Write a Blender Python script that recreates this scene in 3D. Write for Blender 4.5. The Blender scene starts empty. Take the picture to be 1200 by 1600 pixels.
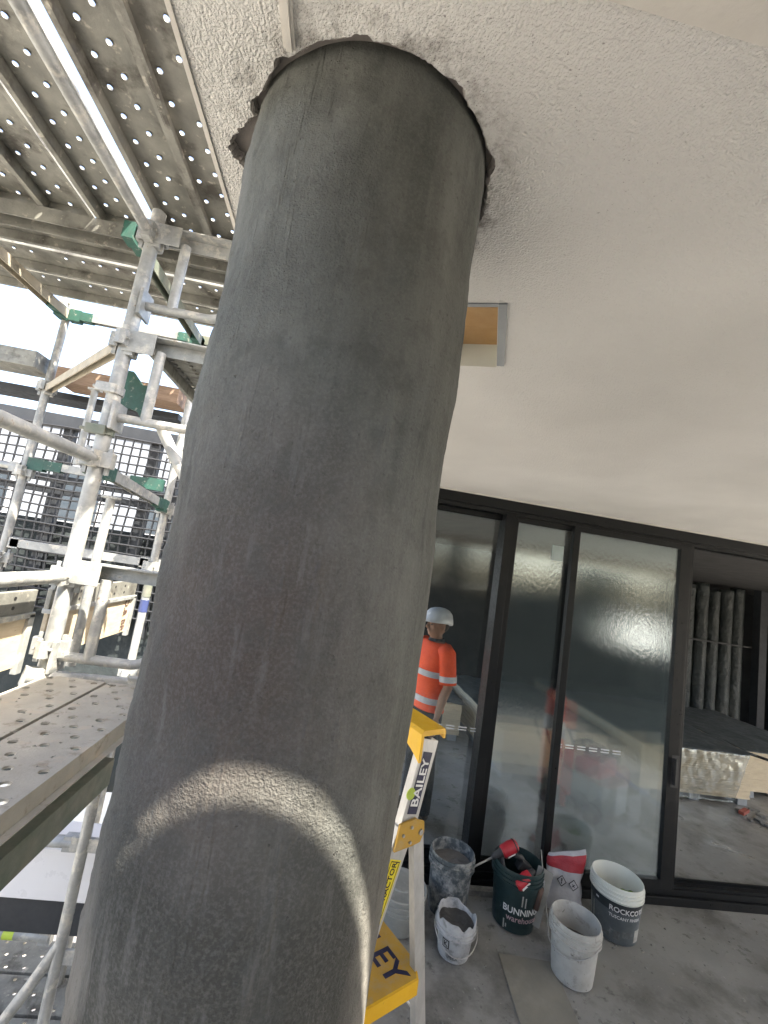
import bpy, bmesh, math, random
from mathutils import Vector, Matrix, Euler, noise
random.seed(7)
R = math.radians
S = bpy.context.scene
COL = S.collection

# ---------------------------------------------------------------- camera, sky, sun, exposure
cam_d = bpy.data.cameras.new('camera'); cam = bpy.data.objects.new('camera', cam_d); COL.objects.link(cam)
S.camera = cam
cam_d.sensor_fit = 'VERTICAL'; cam_d.sensor_height = 36.0; cam_d.lens = 671.07/1600*36.0
cam_d.clip_start = 0.02; cam_d.clip_end = 1200
def cam_matrix(yaw, pitch, roll):
    f = Vector((math.sin(yaw)*math.cos(pitch), math.cos(yaw)*math.cos(pitch), math.sin(pitch)))
    r = Vector((math.cos(yaw), -math.sin(yaw), 0)); u = r.cross(f)
    r2 = r*math.cos(roll) + u*math.sin(roll); u2 = -r*math.sin(roll) + u*math.cos(roll)
    return Matrix(((r2.x, u2.x, -f.x, 0), (r2.y, u2.y, -f.y, 0), (r2.z, u2.z, -f.z, 0), (0, 0, 0, 1)))
cam.matrix_world = cam_matrix(R(5.395), R(7.506), R(8.932))

SUN_AZ, SUN_EL = R(-48), R(58.8)          # azimuth measured from -Y (behind the camera) towards -X
sun_dir = Vector((-math.sin(SUN_AZ)*math.cos(SUN_EL), -math.cos(SUN_AZ)*math.cos(SUN_EL), math.sin(SUN_EL)))
W = bpy.data.worlds.new('World'); S.world = W; W.use_nodes = True
nt = W.node_tree; bg = nt.nodes['Background']
sky = nt.nodes.new('ShaderNodeTexSky'); sky.sky_type = 'NISHITA'; sky.sun_disc = False
sky.sun_elevation = SUN_EL; sky.sun_rotation = math.atan2(sun_dir.x, sun_dir.y)
sky.air_density = 1.0; sky.dust_density = 6.0
nt.links.new(sky.outputs[0], bg.inputs[0]); bg.inputs[1].default_value = 0.15
sl = bpy.data.lights.new('sun', 'SUN'); sl.energy = 4.5; sl.angle = R(0.53); sl.color = (1, .92, .79)
so = bpy.data.objects.new('sun', sl); COL.objects.link(so)
so.rotation_euler = (-sun_dir).to_track_quat('-Z', 'Y').to_euler(); so.location = sun_dir*20
S.view_settings.view_transform = 'Standard'; S.view_settings.look = 'None'
S.view_settings.gamma = 1; S.view_settings.use_curve_mapping = False
S.view_settings.exposure = 2.75
S.cycles.max_bounces = 14; S.cycles.transparent_max_bounces = 16; S.cycles.diffuse_bounces = 8

# ---------------------------------------------------------------- mesh helpers
class MB:
    def __init__(s): s.v = []; s.f = []; s.m = []
    def add(s, vs, fs, mi=0):
        o = len(s.v); s.v += [Vector(v) for v in vs]; s.f += [tuple(i+o for i in f) for f in fs]; s.m += [mi]*len(fs); return s
    def box(s, x0, x1, y0, y1, z0, z1, M=None, mi=0):
        vs = [Vector((x, y, z)) for z in (z0, z1) for y in (y0, y1) for x in (x0, x1)]
        if M is not None: vs = [M @ v for v in vs]
        return s.add(vs, [(0, 2, 3, 1), (4, 5, 7, 6), (0, 1, 5, 4), (2, 6, 7, 3), (0, 4, 6, 2), (1, 3, 7, 5)], mi)
    def bbox(s, x0, x1, y0, y1, z0, z1, b=.004, M=None, mi=0):      # box with chamfered edges
        bm = bmesh.new(); bmesh.ops.create_cube(bm, size=1)
        for v in bm.verts: v.co = Vector(((x0+x1)/2+v.co.x*(x1-x0), (y0+y1)/2+v.co.y*(y1-y0), (z0+z1)/2+v.co.z*(z1-z0)))
        bmesh.ops.bevel(bm, geom=bm.edges[:], offset=b, segments=2, affect='EDGES', profile=.6)
        return s.bm(bm, M, mi)
    def bm(s, bm, M=None, mi=0):
        bm.verts.index_update()
        s.add([M @ v.co if M is not None else v.co.copy() for v in bm.verts], [[v.index for v in f.verts] for f in bm.faces], mi); bm.free(); return s
    def tube(s, pts, r, n=14, cap=True, mi=0):
        pts = [Vector(p) for p in pts]; rs = r if isinstance(r, (list, tuple)) else [r]*len(pts)
        vs = []; up = None
        for i, p in enumerate(pts):
            t = (pts[min(i+1, len(pts)-1)]-pts[max(i-1, 0)]).normalized()
            if up is None:
                up = Vector((0, 0, 1)) if abs(t.z) < .9 else Vector((1, 0, 0))
            a = t.cross(up).normalized(); up = a.cross(t).normalized()
            for k in range(n):
                th = 2*math.pi*k/n; vs.append(p + (a*math.cos(th)+up*math.sin(th))*rs[i])
        fs = [(i*n+k, i*n+(k+1) % n, (i+1)*n+(k+1) % n, (i+1)*n+k) for i in range(len(pts)-1) for k in range(n)]
        if cap: fs += [tuple(range(n))[::-1], tuple((len(pts)-1)*n+k for k in range(n))]
        return s.add(vs, fs, mi)
    def lathe(s, prof, c=(0, 0, 0), n=40, jit=None, mi=0):
        c = Vector(c); vs = []
        for j, (r, z) in enumerate(prof):
            for k in range(n):
                th = 2*math.pi*k/n; rr = r; zz = z
                if jit: rr, zz = jit(r, z, th, j)
                vs.append(c+Vector((rr*math.cos(th), rr*math.sin(th), zz)))
        fs = [(j*n+k, j*n+(k+1) % n, (j+1)*n+(k+1) % n, (j+1)*n+k) for j in range(len(prof)-1) for k in range(n)]
        return s.add(vs, fs, mi)
    def disc(s, c, r, z, n=40, f=None, rings=4, mi=0):
        c = Vector(c); vs = [c+Vector((0, 0, z+(f(0, 0) if f else 0)))]; fs = []
        for j in range(1, rings+1):
            for k in range(n):
                th = 2*math.pi*k/n; x, y = r*j/rings*math.cos(th), r*j/rings*math.sin(th)
                vs.append(c+Vector((x, y, z+(f(x, y) if f else 0))))
        for k in range(n): fs.append((0, 1+k, 1+(k+1) % n))
        for j in range(rings-1):
            for k in range(n): fs.append((1+j*n+k, 1+(j+1)*n+k, 1+(j+1)*n+(k+1) % n, 1+j*n+(k+1) % n))
        return s.add(vs, fs, mi)
    def prism(s, poly, z0, z1, M=None, mi=0):
        n = len(poly); vs = [Vector((x, y, z0)) for x, y in poly]+[Vector((x, y, z1)) for x, y in poly]
        if M is not None: vs = [M @ v for v in vs]
        return s.add(vs, [tuple(range(n))[::-1], tuple(range(n, 2*n))]+[(k, (k+1) % n, n+(k+1) % n, n+k) for k in range(n)], mi)
    def extr(s, sec, p0, p1, up=(0, 0, 1), mi=0):                    # closed section (a,b) swept from p0 to p1; b axis ~ up
        p0, p1 = Vector(p0), Vector(p1); t = (p1-p0).normalized(); a = t.cross(Vector(up)).normalized(); b = a.cross(t)
        n = len(sec); vs = [p+a*x+b*y for p in (p0, p1) for x, y in sec]
        return s.add(vs, [tuple(range(n))[::-1], tuple(range(n, 2*n))]+[(k, (k+1) % n, n+(k+1) % n, n+k) for k in range(n)], mi)
    def ball(s, c, r, sc=(1, 1, 1), seg=16, M=None, mi=0):
        bm = bmesh.new(); bmesh.ops.create_uvsphere(bm, u_segments=seg, v_segments=seg//2+2, radius=r)
        for v in bm.verts: v.co = Vector((v.co.x*sc[0], v.co.y*sc[1], v.co.z*sc[2]))+Vector(c)
        return s.bm(bm, M, mi)
    def map(s, f): s.v = [f(v) for v in s.v]; return s
    def data(s, name, off=Vector()):
        me = bpy.data.meshes.new(name); me.from_pydata([tuple(v-off) for v in s.v], [], s.f); me.update()
        bm = bmesh.new(); bm.from_mesh(me); bmesh.ops.recalc_face_normals(bm, faces=bm.faces[:]); bm.to_mesh(me); bm.free(); return me

def wloc(o):
    l = o.location.copy()
    while o.parent: o = o.parent; l += o.location
    return l
def link(name, me, m, parent=None, smooth=False):
    o = bpy.data.objects.new(name, me); COL.objects.link(o)
    if m and not me.materials:
        for q in (m if isinstance(m, (list, tuple)) else [m]): me.materials.append(q)
    if smooth:
        me.polygons.foreach_set('use_smooth', [True]*len(me.polygons)); me.update()
    if parent: o.parent = parent
    return o
def tag(o, label, cat, group=None, kind=None):
    o['label'] = label; o['category'] = cat
    if group: o['group'] = group
    if kind: o['kind'] = kind
    return o
def thing(name, label, cat, loc=(0, 0, 0), group=None):
    o = bpy.data.objects.new(name, None); COL.objects.link(o); o.location = loc; o.empty_display_size = .05
    return tag(o, label, cat, group)
def part(parent, name, mb, m, smooth=False, kind=None, label=None):  # world coordinates in, parent's frame out
    o = link(name, mb.data(name, wloc(parent)), m, parent, smooth)
    if kind: o['kind'] = kind
    if label: o['label'] = label
    if smooth == 'auto': auto(o)
    return o
def auto(o, ang=35):
    me = o.data; bm = bmesh.new(); bm.from_mesh(me)
    for f in bm.faces: f.smooth = True
    for e in bm.edges: e.smooth = len(e.link_faces) == 2 and e.calc_face_angle(0) < R(ang)
    bm.to_mesh(me); bm.free()
def solo(name, mb, m, label, cat, loc, group=None, smooth=False, kind=None):
    o = link(name, mb.data(name, Vector(loc)), m, None, smooth); o.location = loc
    if smooth == 'auto': auto(o)
    return tag(o, label, cat, group, kind)
def struct(name, mb, m, smooth=False):
    o = link(name, mb.data(name), m, None, smooth); o['kind'] = 'structure'; return o
def copy_tree(o, parent=None):
    c = o.copy(); COL.objects.link(c); c.parent = parent
    for ch in list(o.children): copy_tree(ch, c)
    return c
def text_mb(s, size, bold=0.0, ext=.0006, align='CENTER'):
    cu = bpy.data.curves.new('t', 'FONT'); cu.body = s; cu.size = size; cu.extrude = ext; cu.offset = bold*size
    cu.align_x = align; cu.align_y = 'CENTER'; cu.resolution_u = 3
    o = bpy.data.objects.new('t', cu); COL.objects.link(o); dg = bpy.context.evaluated_depsgraph_get(); dg.update()
    me = bpy.data.meshes.new_from_object(o.evaluated_get(dg)); mb = MB()
    mb.add([v.co for v in me.vertices], [tuple(p.vertices) for p in me.polygons])
    bpy.data.objects.remove(o); bpy.data.curves.remove(cu); bpy.data.meshes.remove(me); return mb
def frame(o, x, y):                                                  # matrix from local (x,y,z) with given axes
    x = Vector(x).normalized(); y = Vector(y); y = (y-x*y.dot(x)).normalized(); z = x.cross(y)
    return Matrix(((x.x, y.x, z.x, o[0]), (x.y, y.y, z.y, o[1]), (x.z, y.z, z.z, o[2]), (0, 0, 0, 1)))

# ---------------------------------------------------------------- materials
def newmat(name):
    m = bpy.data.materials.new(name); m.use_nodes = True; t = m.node_tree
    return m, t, t.nodes['Principled BSDF'], t.nodes['Material Output']
def mat(name, c1, c2=None, scale=6, rough=.6, metal=0, bump=0, bscale=60, dust=None, dust_s=9, dust_t=(.55, .7), stretch=(1, 1, 1), spec=.5, c3=None, s3=60, t3=(.6, .68), bdist=.004):
    m, t, P, out = newmat(name); N = t.nodes.new; L = t.links.new
    tc = N('ShaderNodeTexCoord'); oi = N('ShaderNodeObjectInfo'); mp = N('ShaderNodeMapping'); mp.inputs['Scale'].default_value = stretch
    ad = N('ShaderNodeVectorMath'); ad.operation = 'MULTIPLY_ADD'; ad.inputs[1].default_value = (31, 17, 23)
    L(oi.outputs['Random'], ad.inputs[0]); L(tc.outputs['Object'], ad.inputs[2]); L(ad.outputs[0], mp.inputs[0]); V = mp.outputs[0]
    def nz(s, d=5, r=.6):
        n = N('ShaderNodeTexNoise'); n.inputs['Scale'].default_value = s; n.inputs['Detail'].default_value = d; n.inputs['Roughness'].default_value = r; L(V, n.inputs['Vector']); return n.outputs['Fac']
    def ramp(f, a, b):
        r = N('ShaderNodeMapRange'); r.inputs[1].default_value = a; r.inputs[2].default_value = b; L(f, r.inputs[0]); return r.outputs[0]
    def mix(f, a, b):
        x = N('ShaderNodeMix'); x.data_type = 'RGBA'
        L(f, x.inputs[0])
        for i, q in ((6, a), (7, b)):
            if isinstance(q, (tuple, list)): x.inputs[i].default_value = (*q, 1)
            else: L(q, x.inputs[i])
        return x.outputs[2]
    c = mix(ramp(nz(scale), .32, .68), c1, c2 if c2 else tuple(v*.82 for v in c1))
    if dust: c = mix(ramp(nz(dust_s, 6, .65), *dust_t), c, dust)
    if c3: c = mix(ramp(nz(s3, 3, .6), *t3), c, c3)
    L(c, P.inputs['Base Color']); P.inputs['Metallic'].default_value = metal; P.inputs['Specular IOR Level'].default_value = spec
    L(ramp2(t, nz(scale*3), max(.05, rough-.12), min(1, rough+.12)), P.inputs['Roughness'])
    if bump:
        b = N('ShaderNodeBump'); b.inputs['Strength'].default_value = bump; b.inputs['Distance'].default_value = bdist
        L(nz(bscale, 4, .55), b.inputs['Height']); L(b.outputs[0], P.inputs['Normal'])
    return m
def ramp2(t, f, lo, hi):
    r = t.nodes.new('ShaderNodeMapRange'); r.inputs[1].default_value = .3; r.inputs[2].default_value = .7; r.inputs[3].default_value = lo; r.inputs[4].default_value = hi
    t.links.new(f, r.inputs[0]); return r.outputs[0]

M = {}
M['galv'] = mat('galvanised', (.34, .35, .34), (.21, .22, .215), 16, .5, .3, .35, 120, dust=(.46, .44, .39), dust_s=17, dust_t=(.52, .66), c3=(.16, .11, .075), s3=34, t3=(.69, .76))
M['galv_plank'] = mat('plank_steel', (.25, .25, .22), (.15, .15, .135), 9, .5, .3, .25, 90, dust=(.075, .07, .06), dust_s=6, dust_t=(.52, .66), c3=(.40, .38, .32), s3=26, t3=(.62, .74))
M['dusty_plank'] = mat('plank_dusty', (.33, .32, .285), (.25, .245, .22), 8, .85, 0, .4, 160, dust=(.20, .18, .15), dust_s=22, dust_t=(.58, .68), c3=(.38, .33, .27), s3=12, t3=(.55, .75))
M['green'] = mat('green_paint', (.014, .075, .055), (.02, .055, .043), 20, .6, 0, .2, 90, dust=(.20, .21, .18), dust_s=30, dust_t=(.58, .68))
M['oldgreen'] = mat('worn_green', (.085, .11, .085), (.17, .17, .14), 12, .6, .1, .2, 90)
M['board_lvl'] = mat('lvl_timber', (.25, .175, .12), (.16, .105, .07), 5, .8, 0, .3, 60, stretch=(2, 8, 22))
M['ply'] = mat('plywood', (.44, .375, .27), (.36, .30, .21), 4, .75, 0, .2, 70, stretch=(3, 3, 14), c3=(.10, .07, .04), s3=16, t3=(.72, .76))
M['beige'] = mat('mortar_splashed_steel', (.36, .325, .25), (.26, .24, .19), 9, .75, 0, .3, 80, dust=(.15, .14, .11), dust_s=18, dust_t=(.6, .7))
M['pine'] = mat('pine', (.50, .32, .15), (.40, .24, .10), 5, .65, 0, .1, 60, stretch=(2, 2, 18), c3=(.12, .07, .03), s3=9, t3=(.74, .78))
M['browntimber'] = mat('dark_timber', (.10, .06, .045), None, 8, .7)
M['black_frame'] = mat('black_powdercoat', (.004, .005, .006), (.006, .007, .007), 20, .38, 0, .05, 200, dust=(.04, .04, .038), dust_s=40, dust_t=(.68, .8), spec=.3)
M['blackmetal'] = mat('dark_steel', (.010, .013, .017), (.016, .019, .023), 10, .6)
M['mesh'] = mat('black_mesh', (.004, .006, .009), None, 20, .6)
M['netting'] = mat('dark_netting', (.014, .021, .023), (.020, .026, .027), 4, .9, 0, .5, 14, bdist=.03)
M['alu'] = mat('aluminium', (.50, .50, .48), (.40, .40, .385), 14, .42, .45, .08, 120, dust=(.42, .41, .38), dust_s=22, dust_t=(.55, .7), stretch=(3, 3, 1))
M['yellow'] = mat('yellow_plastic', (.72, .42, .012), (.66, .36, .01), 10, .5, 0, .1, 150, c3=(.30, .20, .04), s3=60, t3=(.68, .78))
M['yellow_d'] = mat('yellow_dusty', (.46, .27, .03), (.38, .23, .045), 9, .75, 0, .2, 150, dust=(.33, .26, .14), dust_s=24, dust_t=(.5, .75))
M['navy'] = mat('navy_print', (.012, .014, .05), None, 20, .5)
M['white_print'] = mat('white_print', (.72, .72, .70), None, 20, .5)
M['black_print'] = mat('black_print', (.012, .012, .013), None, 20, .5)
M['yellow_print'] = mat('yellow_print', (.75, .62, .02), None, 20, .5)
M['grey_print'] = mat('grey_print', (.12, .13, .13), (.06, .065, .065), 60, .6)
M['pink_print'] = mat('pale_red_print', (.46, .34, .35), (.30, .22, .23), 60, .6)
M['limesplash'] = mat('lime_paint', (.42, .55, .06), None, 20, .6)
M['bucket_grime'] = mat('cement_caked_plastic', (.030, .042, .050), (.07, .085, .09), 30, .75, 0, .5, 90, dust=(.27, .275, .265), dust_s=22, dust_t=(.44, .66))
M['bucket_white'] = mat('dirty_white_plastic', (.42, .42, .39), (.33, .33, .30), 12, .6, 0, .25, 90, dust=(.20, .195, .175), dust_s=14, dust_t=(.55, .72), c3=(.14, .135, .12), s3=45, t3=(.66, .72))
M['bucket_small'] = mat('grimy_white_plastic', (.40, .41, .41), (.27, .28, .28), 18, .6, 0, .25, 90, dust=(.15, .155, .15), dust_s=18, dust_t=(.52, .7))
M['bucket_clean'] = mat('white_plastic', (.62, .64, .58), (.56, .58, .53), 8, .45, 0, .05, 60)
M['bucket_green'] = mat('dark_green_plastic', (.006, .020, .022), (.010, .028, .028), 12, .5, 0, .15, 90, dust=(.16, .17, .165), dust_s=34, dust_t=(.68, .78))
M['bucket_clear'] = mat('translucent_plastic', (.26, .27, .25), (.2, .21, .2), 12, .5, 0, .2, 90, dust=(.36, .36, .34), dust_s=10, dust_t=(.55, .75))
M['mortar'] = mat('wet_mortar', (.15, .145, .135), (.11, .105, .098), 14, .55, 0, .6, 70)
M['mortar_dark'] = mat('dark_mortar', (.055, .053, .05), (.035, .034, .032), 14, .6, 0, .6, 70)
M['label_grey'] = mat('pail_label', (.085, .10, .105), (.06, .075, .08), 14, .5, 0, 0, 0, dust=(.16, .17, .17), dust_s=24, dust_t=(.6, .7))
M['label_dark'] = mat('pail_label_band', (.018, .024, .027), None, 14, .5)
M['bag_white'] = mat('bag_paper', (.44, .44, .44), (.36, .36, .37), 14, .6, 0, .5, 22, bdist=.008, dust=(.24, .24, .25), dust_s=9, dust_t=(.55, .75))
M['bag_red'] = mat('bag_red', (.36, .022, .03), (.27, .018, .025), 16, .5, 0, .6, 26, bdist=.008)
M['tool_red'] = mat('tool_red', (.38, .012, .022), (.28, .012, .02), 20, .45, 0, .1, 100)
M['tool_black'] = mat('tool_black', (.014, .014, .015), (.03, .03, .03), 20, .6)
M['steel'] = mat('steel', (.45, .45, .43), (.33, .33, .32), 20, .4, .8, .05, 60)
M['trowel'] = mat('trowel_dusty', (.30, .29, .26), (.24, .235, .21), 14, .6, .2, .15, 60)
M['rag'] = mat('green_rag', (.13, .24, .03), (.06, .13, .02), 40, .9, 0, .6, 60)
M['plasterboard'] = mat('plasterboard', (.70, .60, .42), (.62, .52, .36), 9, .8, 0, .1, 60)
M['board_grey'] = mat('grey_bearer', (.33, .35, .36), (.27, .29, .3), 9, .8)
M['plastic_dark'] = mat('dusty_plastic_cover', (.12, .13, .125), (.085, .095, .092), 4, .5, 0, .9, 7, bdist=.03, dust=(.15, .15, .14), dust_s=5, dust_t=(.55, .75))
M['roll'] = mat('foil_wrapped_roll', (.065, .075, .07), (.03, .036, .034), 6, .45, 0, 1.0, 16, bdist=.03)
M['machine_red'] = mat('machine_red', (.26, .03, .035), (.17, .022, .028), 8, .5)
M['machine_grey'] = mat('machine_grey', (.10, .12, .115), None, 8, .5)
M['orange_plastic'] = mat('bollard_orange', (.75, .07, .02), None, 8, .5)
M['orange'] = mat('hivis_orange', (.92, .10, .018), (.80, .075, .012), 14, .7, 0, .6, 9, bdist=.01)
M['reflective'] = mat('reflective_tape', (.55, .55, .56), (.42, .43, .46), 30, .4)
M['skin'] = mat('skin', (.32, .185, .12), (.28, .155, .10), 12, .55)
M['hair'] = mat('dark_hair', (.02, .015, .012), None, 30, .7)
M['trouser'] = mat('dark_trousers', (.022, .024, .028), (.03, .032, .036), 14, .85, 0, .5, 12, bdist=.01)
M['helmet'] = mat('white_helmet', (.70, .73, .76), None, 10, .35)
M['boot'] = mat('boot', (.06, .045, .03), None, 10, .7)
M['whitepanel'] = mat('white_panel', (.58, .58, .58), (.54, .54, .54), 3, .35)
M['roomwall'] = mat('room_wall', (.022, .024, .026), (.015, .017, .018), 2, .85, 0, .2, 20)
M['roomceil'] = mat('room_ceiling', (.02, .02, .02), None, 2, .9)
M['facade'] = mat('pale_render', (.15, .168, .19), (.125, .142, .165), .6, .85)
M['window_dark'] = mat('far_window', (.03, .04, .05), None, 2, .2)
M['site'] = mat('site_ground', (.40, .385, .35), (.32, .30, .265), .5, .95)
M['paper'] = mat('paper_sticker', (.55, .66, .64), None, 10, .7)
M['blue'] = mat('blue_tape', (.035, .05, .14), None, 20, .5)
M['sheet'] = mat('dusty_sheet', (.20, .19, .155), (.15, .145, .12), 6, .85, 0, .3, 80, dust=(.25, .245, .21), dust_s=4, dust_t=(.5, .75))
M['debris'] = mat('rubble', (.24, .235, .21), (.12, .12, .11), 30, .9)
M['timber_red'] = mat('red_offcut', (.30, .07, .045), None, 10, .7)

def mat_floor():
    m, t, P, out = newmat('concrete_floor'); N = t.nodes.new; L = t.links.new
    g = N('ShaderNodeNewGeometry'); V = g.outputs['Position']
    def nz(s, d=6, r=.6):
        n = N('ShaderNodeTexNoise'); n.inputs['Scale'].default_value = s; n.inputs['Detail'].default_value = d; n.inputs['Roughness'].default_value = r; L(V, n.inputs['Vector']); return n.outputs['Fac']
    def rmp(f, a, b):
        r = N('ShaderNodeMapRange'); r.inputs[1].default_value = a; r.inputs[2].default_value = b; L(f, r.inputs[0]); return r.outputs[0]
    def mx(f, a, b):
        x = N('ShaderNodeMix'); x.data_type = 'RGBA'; L(f, x.inputs[0])
        for i, q in ((6, a), (7, b)):
            if isinstance(q, tuple): x.inputs[i].default_value = (*q, 1)
            else: L(q, x.inputs[i])
        return x.outputs[2]
    c = mx(rmp(nz(2.2), .35, .65), (.185, .183, .170), (.25, .248, .23))
    c = mx(rmp(nz(3.1, 7, .68), .50, .66), c, (.115, .112, .10))
    c = mx(rmp(nz(9, 7, .7), .58, .68), c, (.075, .073, .067))
    c = mx(rmp(nz(26, 5, .7), .62, .72), c, (.33, .325, .30))
    c = mx(rmp(nz(90, 3, .7), .66, .74), c, (.07, .07, .065))
    L(c, P.inputs['Base Color']); L(rmp(nz(3), .1, 1.1), P.inputs['Roughness'])
    P.inputs['Roughness'].default_value = .8
    b = N('ShaderNodeBump'); b.inputs['Strength'].default_value = .35; b.inputs['Distance'].default_value = .004; L(nz(70, 6, .6), b.inputs['Height']); L(b.outputs[0], P.inputs['Normal'])
    return m
M['floor'] = mat_floor()

def mat_soffit():
    m, t, P, out = newmat('sprayed_soffit'); N = t.nodes.new; L = t.links.new
    g = N('ShaderNodeNewGeometry'); V = g.outputs['Position']
    def nz(s, d=3, r=.5):
        n = N('ShaderNodeTexNoise'); n.inputs['Scale'].default_value = s; n.inputs['Detail'].default_value = d; n.inputs['Roughness'].default_value = r; L(V, n.inputs['Vector']); return n.outputs['Fac']
    def rmp(f, a, b, lo=0, hi=1):
        r = N('ShaderNodeMapRange'); r.inputs[1].default_value = a; r.inputs[2].default_value = b; r.inputs[3].default_value = lo; r.inputs[4].default_value = hi; L(f, r.inputs[0]); return r.outputs[0]
    def mx(f, a, b):
        x = N('ShaderNodeMix'); x.data_type = 'RGBA'; L(f, x.inputs[0])
        for i, q in ((6, a), (7, b)):
            if isinstance(q, tuple): x.inputs[i].default_value = (*q, 1)
            else: L(q, x.inputs[i])
        return x.outputs[2]
    c = mx(rmp(nz(1.6, 4), .35, .65), (.63, .625, .60), (.72, .715, .69))
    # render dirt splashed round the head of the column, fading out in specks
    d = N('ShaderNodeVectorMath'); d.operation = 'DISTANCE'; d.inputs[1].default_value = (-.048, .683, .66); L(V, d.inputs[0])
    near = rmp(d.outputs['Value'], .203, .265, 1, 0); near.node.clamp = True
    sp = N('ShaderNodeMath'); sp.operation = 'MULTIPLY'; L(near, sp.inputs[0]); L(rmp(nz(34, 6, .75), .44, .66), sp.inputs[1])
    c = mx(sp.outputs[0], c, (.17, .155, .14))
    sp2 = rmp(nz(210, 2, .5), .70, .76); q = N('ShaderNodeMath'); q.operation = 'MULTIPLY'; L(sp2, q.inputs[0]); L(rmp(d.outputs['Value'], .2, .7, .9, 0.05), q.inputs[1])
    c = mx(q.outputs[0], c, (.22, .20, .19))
    L(c, P.inputs['Base Color']); P.inputs['Roughness'].default_value = .9; P.inputs['Specular IOR Level'].default_value = .2
    b = N('ShaderNodeBump'); b.inputs['Strength'].default_value = 1.0; b.inputs['Distance'].default_value = .0042
    a = N('ShaderNodeMath'); a.operation = 'ADD'; L(nz(270, 2, .5), a.inputs[0]); L(nz(110, 3, .6), a.inputs[1]); L(a.outputs[0], b.inputs['Height']); L(b.outputs[0], P.inputs['Normal'])
    return m
M['soffit'] = mat_soffit()
M['soffit_smooth'] = mat('smooth_render', (.62, .60, .555), (.55, .53, .49), 9, .85, 0, .3, 60, c3=(.22, .19, .16), s3=70, t3=(.72, .76))
M['broken'] = mat('broken_render', (.60, .56, .53), (.34, .305, .285), 30, .95, 0, .9, 120, c3=(.10, .09, .08), s3=70, t3=(.58, .66))
M['slab'] = mat('slab_concrete', (.22, .20, .185), (.16, .145, .135), 12, .9, 0, .5, 60)

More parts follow.
